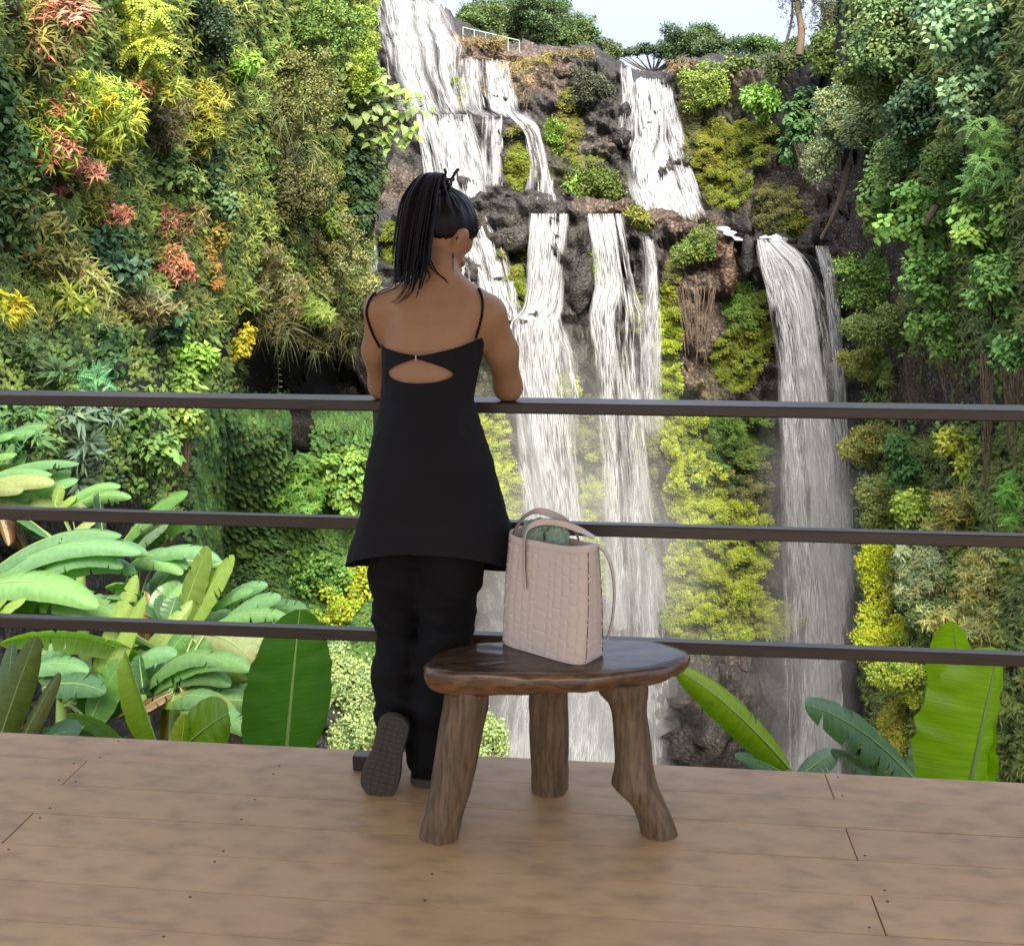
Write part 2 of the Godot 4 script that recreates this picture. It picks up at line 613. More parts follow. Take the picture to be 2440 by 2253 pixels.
func water_sheet(root: Node3D, lines: Array, strength: float, streak: float, off: float, lift: float, mat: Material, called: String) -> void:
	var high: float = lines[-1][0] - lines[0][0]
	var mb := MB.new()
	var rings := []
	var cols := 44
	var down := int(clampf(high / 5.0, 14, 130))
	var drop := 0.0
	var before := across(lines, 0.5, 0.0)
	for a in down + 1:
		var t := float(a) / down
		var here := across(lines, 0.5, t)
		drop += here.distance_to(before)
		before = here
		var l := across(lines, 0.0, t)
		var r := across(lines, 1.0, t)
		var wide := l.distance_to(r)
		var ring := PackedInt32Array()
		for b in cols + 1:
			var s := lerpf(-0.06, 1.06, float(b) / cols)
			var p := l + (r - l) * s
			var x := s * wide
			var band := fine_noise.get_noise_2d(x * 0.55 * streak + off, drop * 0.035) + 0.7 * fine_noise.get_noise_2d(x * 1.9 * streak + off * 3.0, drop * 0.09)
			var pulse := soft_noise.get_noise_2d(x * 3.0 + off, drop * 1.1)
			var edge := minf(s + 0.06, 1.06 - s) / 0.26 + 0.9 * fine_noise.get_noise_2d(x * 1.2 + off, drop * 0.16)
			var alpha := strength * (0.85 + band * 2.5 + pulse * 0.7)
			alpha = clampf(alpha, 0.0, 1.0) * smoothstep(0.0, 0.9, edge) * smoothstep(0.0, 0.015, t) * (1.0 - smoothstep(0.93, 1.0, t + band * 0.04))
			if b == 0 or b == cols:
				alpha = 0.0
			p.y += (fine_noise.get_noise_2d(x * 0.9 + off, 5.0) * 0.45 - 0.1) * (1.0 - smoothstep(0.0, 2.2, drop))
			ring.append(mb.add(p + Vector3(0, 0, lift + band * 0.16 + pulse * 0.2), Color(1, 1, 1, alpha), Vector2((x + off) * 1.15, (drop + off) * 0.042)))
		rings.append(ring)
	mb.skin(rings, false)
	part(called, mb.build(), mat, root)


func fall(label: String, lines: Array, n: int, dense: float, veil: float, streak := 1.0, width := 0.045) -> void:
	var root := thing("waterfall", label, "waterfall", Vector3.ZERO, "white streams of the falls", "structure")
	var high: float = lines[-1][0] - lines[0][0]
	var off := rnd(0, 400)
	water_sheet(root, lines, clampf(veil * 1.5, 0.0, 1.3), streak, off, 0.30, M.water_veil, "water_sheet")
	water_sheet(root, lines, clampf(veil * 2.3 + 0.1, 0.0, 1.6), streak, off + 17.0, 0.55, M.water_streak, "water_sheet")
	var st := MB.new()
	for k in int(n * 0.4):
		var s := rnd(0.0, 1.0)
		var strong := fine_noise.get_noise_2d(s * 11.0 * streak + off, 3.0)
		if strong < rnd(-0.5, 0.25):
			continue
		var start := pow(rnd(0.0, 0.95), 1.2)
		if rnd(0, 1) < 0.2:
			start = 0.0
		var finish := minf(1.0, start + rnd(0.08, 0.4) * clampf(160.0 / high, 0.2, 1.0))
		var m := int(clampf((finish - start) * high / 12.0, 3, 12))
		var rings := []
		var w := width * rnd(0.4, 1.6)
		var drift := rnd(-0.02, 0.02)
		var deep := rnd(0.35, 0.95)
		var base := dense * rnd(0.3, 0.9)
		var turn := Vector3(1, 0, rnd(-0.7, 0.7)).normalized()
		for a in m + 1:
			var f := float(a) / m
			var t := lerpf(start, finish, f)
			var wob := fine_noise.get_noise_2d(s * 40.0 + off, t * high * 0.06) * 0.022
			var p := across(lines, s + drift * f + wob, t) + Vector3(0, 0, deep)
			var alpha := base * smoothstep(0.0, 0.3, f) * (1.0 - smoothstep(0.5, 1.0, f)) if start > 0.0 else base * (1.0 - smoothstep(0.4, 1.0, f))
			var ww := w * (0.5 + 0.9 * f)
			rings.append(PackedInt32Array([st.add(p - turn * ww, Color(1, 1, 1, 0.0)), st.add(p + Vector3(0, 0, ww * 0.6), Color(1, 1, 1, alpha)), st.add(p + turn * ww, Color(1, 1, 1, 0.0))]))
		st.skin(rings, false)
	part("stream", st.build(), M.water, root)


# drifting spray in front of a tall fall: layers of thin cloud that thicken towards its foot
func spray(label: String, lines: Array, most: float) -> void:
	var root := thing("mist", label, "mist", Vector3.ZERO, "", "stuff")
	for layer in 3:
		var mb := MB.new()
		var rings := []
		var off := rnd(0, 300)
		for a in 41:
			var t := a / 40.0
			var ring := PackedInt32Array()
			for b in 25:
				var s := lerpf(-0.55, 1.55, b / 24.0)
				var l := across(lines, 0.0, t)
				var p := l + (across(lines, 1.0, t) - l) * s
				var puff := 0.75 + 0.9 * soft_noise.get_noise_2d(p.x * 1.1 + off, p.y * 0.7)
				var alpha := most * puff * smoothstep(0.0, 0.5, t) * pow(sin(PI * b / 24.0), 1.6)
				ring.append(mb.add(p + Vector3(0, 0, 0.9 + layer * 0.7 + soft_noise.get_noise_2d(p.x + off, p.y) * 0.5), Color(1, 1, 1, clampf(alpha, 0.0, 0.6))))
			rings.append(ring)
		mb.skin(rings, false)
		part("mist_layer", mb.build(), M.mist, root)


func build_falls() -> void:
	rng.seed = 77
	spray("pale spray hanging before the falls behind the handbag", [[560, 1010, 1240, -56.6], [800, 990, 1270, -55.6], [1200, 970, 1320, -54.8], [1590, 950, 1360, -53.6]], 0.17)
	spray("pale spray hanging before the tallest right-hand falls", [[620, 1520, 1640, -53.4], [900, 1525, 1660, -52.6], [1250, 1525, 1690, -51.8], [1590, 1520, 1720, -50.6]], 0.16)
	fall("uppermost left falls pouring over the lip against the sky", [[-6, 738, 842, -69.6], [16, 742, 868, -69.4], [60, 745, 890, -69.0], [72, 752, 892, -68.6], [90, 756, 905, -68.0], [150, 764, 900, -67.4], [222, 790, 915, -66.6], [231, 806, 925, -64.5]], 900, 0.75, 0.27)
	fall("thin separate streams beside the uppermost left falls", [[118, 905, 990, -67.8], [160, 906, 998, -67.0], [216, 912, 1012, -66.2], [232, 940, 1020, -64.4]], 260, 0.8, 0.20, 0.8)
	fall("broad middle left falls running down behind the woman's head", [[226, 818, 925, -64.4], [300, 832, 945, -63.4], [372, 842, 962, -62.4], [420, 850, 968, -60.2], [500, 872, 990, -59.0], [590, 890, 1010, -58.2], [640, 896, 1030, -57.0]], 1500, 0.8, 0.42)
	fall("narrow left stream of the middle tier beside the yellow moss", [[228, 948, 985, -64.2], [300, 944, 985, -63.2], [366, 944, 984, -62.2]], 160, 0.7, 0.22)
	fall("bent stream of the middle tier right of the yellow moss", [[220, 985, 1030, -65.6], [240, 1004, 1050, -64.0], [262, 1026, 1056, -63.8], [320, 1036, 1072, -63.2], [376, 1030, 1086, -62.4], [396, 1020, 1090, -60.0]], 330, 0.8, 0.24)
	fall("twin-headed falls dropping from the rock ledge behind the right arm", [[418, 1040, 1110, -59.2], [480, 1036, 1106, -58.8], [560, 1032, 1100, -58.4], [604, 1024, 1098, -58.0], [626, 1000, 1100, -56.6], [690, 996, 1124, -56.3], [780, 1004, 1130, -56.0], [1000, 1030, 1140, -55.4], [1300, 1000, 1170, -54.8], [1590, 960, 1190, -54.0]], 2300, 0.8, 0.36)
	fall("falls springing from the ledge left of the tall mossy buttress", [[418, 1150, 1215, -59.2], [480, 1160, 1226, -58.6], [560, 1166, 1240, -58.2], [612, 1156, 1252, -57.4], [700, 1164, 1246, -56.8], [900, 1180, 1262, -56.2], [1200, 1186, 1305, -55.4], [1590, 1160, 1355, -54.0]], 2300, 0.75, 0.33)
	fall("thin bridal stream edging the tall mossy buttress", [[462, 1250, 1275, -58.8], [520, 1256, 1284, -58.4], [620, 1252, 1290, -57.8], [860, 1250, 1296, -56.6]], 240, 0.55, 0.16)
	fall("square white upper falls under the umbrella-shaped tree", [[157, 1236, 1296, -69.0], [200, 1238, 1304, -68.2], [270, 1240, 1300, -66.6], [300, 1230, 1312, -66.0], [360, 1232, 1340, -64.6], [432, 1252, 1366, -62.6]], 1000, 0.9, 0.62)
	fall("spray flanking the square white upper falls", [[168, 1292, 1310, -68.4], [230, 1296, 1330, -67.2], [320, 1312, 1350, -65.4], [430, 1350, 1378, -62.6]], 320, 0.4, 0.18)
	fall("little side trickles over black rock left of the square falls", [[128, 1212, 1232, -69.6], [190, 1214, 1240, -68.6], [260, 1208, 1240, -66.6], [292, 1216, 1234, -66.0]], 120, 0.7, 0.10)
	var rill := thing("waterfall", "white rill along the ledge feeding the tallest falls", "waterfall", Vector3.ZERO, "white streams of the falls", "structure")
	var bed := smooth_path([pz(1412, 446, -58.4), pz(1424, 454, -57.4), pz(1442, 464, -56.8), pz(1466, 470, -56.4), pz(1490, 466, -56.2), pz(1512, 464, -55.9), pz(1530, 470, -55.4)], 5)
	var foam := MB.new()
	foam.tube(bed, range(bed.size()).map(func(k): return 0.30 + 0.12 * sin(k * 1.3) + 0.06 * sin(k * 3.1)), 9, Color(1, 1, 1, 0.93), 0.35)
	part("water_sheet", foam.build(), M.water, rill)
	fall("tallest right-hand falls dropping clear past all three rails", [[468, 1478, 1528, -55.6], [500, 1482, 1570, -55.0], [560, 1498, 1600, -54.4], [640, 1512, 1618, -54.0], [760, 1524, 1634, -53.6], [1000, 1530, 1650, -52.8], [1250, 1538, 1676, -52.2], [1590, 1530, 1706, -51.2]], 2600, 0.75, 0.52)
	fall("dense white core of the tallest right-hand falls", [[474, 1484, 1524, -55.2], [520, 1512, 1576, -54.4], [600, 1540, 1590, -53.8], [720, 1556, 1604, -53.2], [1000, 1580, 1648, -52.4], [1250, 1600, 1676, -51.8], [1590, 1600, 1700, -50.8]], 1500, 0.9, 0.75, 0.7)
	fall("slim falls standing apart at the right of the tallest falls", [[480, 1590, 1616, -55.0], [540, 1606, 1632, -54.6], [700, 1622, 1646, -54.0], [1000, 1634, 1662, -53.2], [1300, 1650, 1684, -52.4]], 500, 0.7, 0.36)
	fall("thin stream on black rock beside the near cliff", [[410, 726, 734, -60.0], [470, 727, 740, -59.4], [560, 728, 746, -58.8]], 60, 0.6, 0.14)


# ---------------------------------------------------------------- plants

func leaf_into(mb: MB, base: Vector3, dir: Vector3, up: Vector3, length: float, width: float, droop: float, col: Color) -> void:
	var side := dir.cross(up).normalized()
	var n := side.cross(dir).normalized()
	var m := base + dir * length * 0.45 + n * length * 0.06
	var a := mb.add(base, col)
	var b := mb.add(m + side * width * 0.5 - n * width * 0.16, col)
	var c := mb.add(m, col)
	var d := mb.add(m - side * width * 0.5 - n * width * 0.16, col)
	var e := mb.add(base + dir * length - n * droop * length, col)
	mb.tri(a, c, b)
	mb.tri(a, d, c)
	mb.tri(b, c, e)
	mb.tri(c, d, e)


func heart_into(mb: MB, dir: Vector3, up: Vector3, size: float, col: Color) -> void:
	# a broad heart-shaped leaf folded along its midrib
	var side := dir.cross(up).normalized()
	var n := side.cross(dir).normalized()
	var shape := [[-0.10, 0.20], [0.0, 0.36], [0.22, 0.44], [0.5, 0.36], [0.78, 0.16]]
	var mid := []
	for k in 7:
		var f: float = [0.0, 0.02, 0.1, 0.22, 0.5, 0.78, 1.0][k]
		mid.append(mb.add((dir * f - n * f * f * 0.22) * size, col))
	for s in [-1.0, 1.0]:
		var edge := []
		for q in shape:
			edge.append(mb.add((dir * q[0] + side * q[1] * s - n * (q[0] * q[0] * 0.2 - 0.10 * q[1])) * size, col * 0.93))
		var chain := [mid[0]] + edge + [mid[6]]
		for k in 6:
			var p: int = mid[k]
			var q: int = mid[k + 1]
			if s > 0:
				mb.quad(p, chain[k], chain[k + 1], q)
			else:
				mb.quad(p, q, chain[k + 1], chain[k])


func shade(x: float) -> Color:
	return Color(x, x, x)


func make_bush_parts() -> void:
	# sprays of leaves; a leaf is about 1 long and +y points out of the bush, +z upwards for what hangs on a wall
	rng.seed = 5
	for variant in 3:
		for kind in ["broad", "small", "fine", "grass", "ivy", "moss", "fern", "lance"]:
			var mb := MB.new()
			match kind:
				"broad":
					for k in 9:
						var d := Vector3(rnd(-1, 1), rnd(-0.5, 0.5), rnd(-1, 1)).normalized()
						leaf_into(mb, d * rnd(0.1, 0.7) + Vector3(0, rnd(-0.5, 0.4), 0), d, Vector3.UP + jitter(0.5), rnd(0.7, 1.1), rnd(0.5, 0.72), 0.25, shade(rnd(0.6, 1.0)))
				"small":
					for k in 20:
						var d := Vector3(rnd(-1, 1), rnd(-0.4, 0.9), rnd(-1, 1)).normalized()
						leaf_into(mb, jitter(1.15), d, Vector3.UP + jitter(0.7), rnd(0.6, 1.0), rnd(0.4, 0.6), 0.15, shade(rnd(0.55, 1.0)))
				"lance":
					for k in 14:
						var d := Vector3(rnd(-1, 1), rnd(-0.2, 0.7), rnd(-1, 1)).normalized()
						leaf_into(mb, d * rnd(0.0, 0.3) + Vector3(0, rnd(-0.5, 0.3), 0), d, Vector3.UP, rnd(0.8, 1.2), rnd(0.22, 0.3), 0.35, shade(rnd(0.6, 1.0)))
				"fine":
					for k in 26:
						var d := Vector3(rnd(-1, 1), rnd(-0.2, 1.2), rnd(-1, 1)).normalized()
						leaf_into(mb, jitter(0.5), d, Vector3.UP + jitter(0.4), rnd(0.7, 1.2), rnd(0.12, 0.2), 0.3, shade(rnd(0.6, 1.0)))
				"grass":
					for k in 12:
						var d := Vector3(rnd(-0.6, 0.6), rnd(0.3, 1.0), rnd(-0.6, 0.6)).normalized()
						var b := jitter(0.3)
						var w := d.cross(Vector3(rnd(-1, 1), 0, rnd(-1, 1))).normalized() * 0.03
						var s := shade(rnd(0.6, 1.0))
						var rings := []
						for j in 5:
							var f := j / 4.0
							var p := b + d * f * 1.1 + Vector3(0, 0, -1) * f * f * 1.2
							rings.append(PackedInt32Array([mb.add(p - w * (1.05 - f), s), mb.add(p + w * (1.05 - f), s)]))
						mb.skin(rings, false)
				"ivy":
					for k in 11:
						var b := Vector3(rnd(-1, 1), rnd(-0.15, 0.3), rnd(-1, 1))
						leaf_into(mb, b, Vector3(rnd(-0.5, 0.5), rnd(0.1, 0.5), -1).normalized(), Vector3.UP + jitter(0.35), rnd(0.7, 1.1), rnd(0.65, 0.95), 0.2, shade(rnd(0.55, 1.0)))
				"moss":
					for k in 22:
						var d := Vector3(rnd(-1, 1), rnd(0.1, 1.0), rnd(-1.0, 0.5)).normalized()
						leaf_into(mb, Vector3(rnd(-1.2, 1.2), rnd(-0.3, 0.4), rnd(-1.2, 1.2)), d, Vector3.UP + jitter(0.5), rnd(0.5, 1.0), rnd(0.3, 0.5), 0.2, shade(rnd(0.55, 1.0)))
				"fern":
					for k in 5:
						var a := TAU * k / 5.0 + rnd(-0.4, 0.4)
						var d := Vector3(cos(a), rnd(0.2, 0.7), sin(a)).normalized()
						for j in 9:
							var f := (j + 1) / 9.0
							var p := d * f * 1.8 + Vector3(0, -f * f * 0.8, 0)
							for s in [-1.0, 1.0]:
								leaf_into(mb, p, (d.cross(Vector3.UP) * s + d * 0.5 - Vector3.UP * 0.25).normalized(), Vector3.UP, 0.5 * (1.15 - f), 0.16, 0.2, shade(rnd(0.7, 1.0)))
			bush_parts["%s%d" % [kind, variant]] = mb.build()


func sprays(kind: String, places: Array, tints: PackedColorArray, mat: Material, parent: Node3D, called: String) -> void:
	# places: transforms; the three variants of a spray share out the places, joined under one node by kind
	var mm := MultiMesh.new()
	mm.transform_format = MultiMesh.TRANSFORM_3D
	mm.use_colors = true
	mm.mesh = bush_parts[kind + str(rng.randi() % 3)]
	mm.instance_count = places.size()
	for k in places.size():
		mm.set_instance_transform(k, places[k])
		mm.set_instance_color(k, tints[k])
	var o := MultiMeshInstance3D.new()
	o.name = called
	o.multimesh = mm
	o.material_override = mat
	o.set_meta("kind", "stuff")
	parent.add_child(o, true)


func spray_basis(out_dir: Vector3, size: float, hang := false) -> Basis:
	var y := out_dir.normalized()
	var z := Vector3.UP - y * y.y
	if z.length() < 0.1:
		z = Vector3.FORWARD
	z = z.normalized()
	var b := Basis(y.cross(z), y, z)
	if not hang:
		b = b * Basis(Vector3.UP, rnd(0, TAU))
	return b.scaled_local(Vector3.ONE * size * rnd(0.7, 1.3))


func tint(col: Color, spread := 0.3) -> Color:
	var k := 1.4 * rnd(1.0 - spread, 1.0 + spread)
	var y := rnd(-0.14, 0.18)
	return Color(clampf(col.r * k * (1.0 + y), 0, 1), clampf(col.g * k, 0, 1), clampf(col.b * k * (1.0 - y), 0, 1))


# one bush: lobes of sprays round a few branches. tips = [colour, share, kind] for flower heads or young shoots
func bush(label: String, u: float, v: float, z: float, ru: float, rv: float, kind: String, size: float, col: Color, tips := [], called := "bush", group := "bushes on the gorge walls", thick := 5.0) -> Node3D:
	var mid := pz(u, v, z)
	var s := unit_at(mid)
	var r := Vector3(ru * s, rv * s, clampf(minf(ru, rv) * s * 0.8, 0.25, 1.8)) * 1.22
	var root := thing(called, label, "bush" if called == "bush" else called.replace("_", " "), mid - Vector3(0, r.y * 0.8, r.z * 0.6), group)
	var to_mid := mid - root.position
	var lobes := []
	var count := int(clampf(4 + r.x * r.y * 3.0, 5, 16))
	for k in count:
		var d := Vector3(rnd(-1, 1), rnd(-0.9, 1), rnd(-0.5, 1))
		d = d.normalized() * pow(rnd(0.15, 1.0), 0.5)
		lobes.append([to_mid + d * r * rnd(0.6, 0.95), rnd(0.24, 0.52)])
	var places := []
	var tints := PackedColorArray()
	var tip_places := []
	var tip_tints := PackedColorArray()
	var n := int(clampf(4.0 * r.x * r.y / pow(1.9 * size, 2) * thick, 30, 900))
	for k in n:
		var l: Array = lobes[rng.randi() % lobes.size()]
		var d := Vector3(rnd(-1, 1), rnd(-1, 1), rnd(-1, 1)).normalized()
		var p: Vector3 = l[0] + d * r * l[1] * pow(rnd(0.1, 1.0), 0.4)
		var out_dir := (d + Vector3(0, 0.55, 0.25)).normalized()
		places.append(Transform3D(spray_basis(out_dir, size, kind in ["ivy", "grass"]), p))
		tints.append(tint(col))
	if tips:
		var heads := lobes.slice(0, maxi(2, int(lobes.size() * 0.6)))
		for k in int(n * tips[1] * 1.7):
			var l: Array = heads[rng.randi() % heads.size()]
			var d := Vector3(rnd(-1, 1), rnd(-0.4, 1), rnd(-0.2, 1)).normalized()
			tip_places.append(Transform3D(spray_basis(d + Vector3(0, 0.6, 0), size * 0.8), l[0] + d * r * l[1] * rnd(0.9, 1.1)))
			tip_tints.append(tint(tips[0], 0.35))
		sprays(tips[2], tip_places, tip_tints, M.dull_leaf, root, "flower_head")
	sprays(kind, places, tints, M.dull_leaf if kind in ["fine", "grass"] else M.leaf, root, "crown")
	var mb := MB.new()
	for l in lobes.slice(0, 7):
		var bend := jitter(0.15) * r
		mb.tube(bezier(Vector3.ZERO, l[0] * 0.5 + bend, l[0], 4), [0.05, 0.042, 0.034, 0.026, 0.014], 5, Color(0.8, 0.75, 0.65))
	part("branch", mb.build(), M.bark, root)
	return root


func wall_depth(rows: Array, u: float, v: float) -> float:
	for r in rows.size() - 1:
		var hit := []
		for q in [rows[r], rows[r + 1]]:
			for k in q.size() - 1:
				if u <= q[k + 1][0] or k == q.size() - 2:
					var f: float = clampf((u - q[k][0]) / (q[k + 1][0] - q[k][0]), 0.0, 1.0)
					hit.append([lerpf(q[k][1], q[k + 1][1], f), lerpf(q[k][2], q[k + 1][2], f)])
					break
		if v >= hit[0][0] and v <= hit[1][0]:
			return lerpf(hit[0][1], hit[1][1], (v - hit[0][0]) / maxf(hit[1][0] - hit[0][0], 0.01))
	return rows[-1][0][2]


# leaves lying all over patches of a wall; [u, v, half width, half height, colour, how many]
func blanket(called: String, label: String, category: String, kind: String, size: float, patches: Array, depth: Callable, lift: float) -> void:
	var root := thing(called, label, category, Vector3.ZERO, "", "stuff")
	var places := []
	var tints := PackedColorArray()
	for q in patches:
		for k in int(q[5] * 3.0):
			var a := rnd(0, TAU)
			var f := sqrt(rnd(0, 1))
			var u: float = q[0] + cos(a) * f * q[2]
			var v: float = q[1] + sin(a) * f * q[3]
			var z: float = depth.call(u, v)
			var p := pz(u, v, z)
			if soft_noise.get_noise_3dv(p * 3.0) < -0.42:
				continue
			var swell := soft_noise.get_noise_3dv(p * 2.4) * 0.2
			p = pushed(p, 0.85) + Vector3(0, 0, lift + swell + rnd(-0.10, 0.14))
			places.append(Transform3D(spray_basis(Vector3(rnd(-0.4, 0.4), rnd(0.1, 0.8), 1.0), size, true), p))
			tints.append(tint(q[4], 0.32))
	sprays(kind, places, tints, M.leaf if kind == "ivy" else M.dull_leaf, root, called + "_leaves")


func side_blanket(called: String, label: String, kind: String, size: float, u0: float, u1: float, v0: float, v1: float, n: int, depth: Callable, cols: Array, keep: Callable) -> void:
	var root := thing(called, label, "undergrowth", Vector3.ZERO, "", "stuff")
	var places := []
	var tints := PackedColorArray()
	for k in n:
		var u := rnd(u0, u1)
		var v := rnd(v0, v1)
		if not keep.call(u, v):
			continue
		var p := pz(u, v, depth.call(u, v))
		var away := ((p - EYE) * Vector3(1, 0, 1)).normalized()
		p += away * rnd(0.6, 1.7)
		var side := Vector3.RIGHT if u < 1000 else Vector3.LEFT
		places.append(Transform3D(spray_basis(Vector3.UP * rnd(0.1, 0.9) - away + side * 0.7, size * clampf(unit_at(p) / 0.014, 0.6, 1.2), kind == "ivy"), p))
		var w := soft_noise.get_noise_3dv(p * 1.6) * 0.5 + 0.5
		tints.append(tint(cols[0].lerp(cols[1], clampf(w * 1.6 - 0.3, 0, 1)), 0.35))
	sprays(kind, places, tints, M.leaf, root, called + "_leaves")


func tree(label: String, u: float, v: float, z: float, ru: float, rv: float, size: float, col: Color, foot_v: float, flat := false) -> void:
	# trunk, limbs and a crown of many small clumps with gaps
	var mid := pz(u, v, z)
	var s := unit_at(mid)
	var foot := pz(u + rnd(-8, 8), foot_v, z)
	var root := thing("tree", label, "tree", foot, "trees along the skyline above the falls")
	var wood := MB.new()
	var places := []
	var tints := PackedColorArray()
	var top := mid - foot
	var fork := top * 0.45
	wood.tube([Vector3(0, -0.6, 0), fork * 0.5 + jitter(0.1), fork], [0.28, 0.22, 0.17], 7, Color(0.8, 0.8, 0.8))
	for k in (16 if flat else 26):
		var a := rnd(0, TAU)
		var d := Vector3(cos(a) * rnd(0.25, 1.0), rnd(-0.5, 1.0) * (0.35 if flat else 1.0), sin(a) * rnd(0.2, 0.9))
		var tip := top + Vector3(d.x * ru, d.y * rv, d.z * ru * 0.6) * s
		wood.tube(bezier(fork, fork.lerp(tip, 0.5) + Vector3(0, -0.2 if flat else 0.4, 0), tip, 5), [0.12, 0.09, 0.07, 0.05, 0.035, 0.02], 5, Color(0.8, 0.8, 0.8))
		for j in rng.randi_range(34, 52):
			var q := Vector3(rnd(-1, 1), rnd(-0.55, 0.55), rnd(-1, 1)) * minf(ru, rv * 2.0) * s * (0.24 if flat else 0.30)
			if flat:
				q.y *= 0.5
			places.append(Transform3D(spray_basis(Vector3(rnd(-0.6, 0.6), 1, rnd(-0.3, 0.6)), size), tip + q))
			tints.append(tint(col))
	part("trunk", wood.build(), M.bark, root)
	sprays("small", places, tints, M.leaf, root, "crown")


func central_depth(u: float, v: float) -> float:
	return wall_depth(wall_a if u < 1218 else wall_b, u, v)


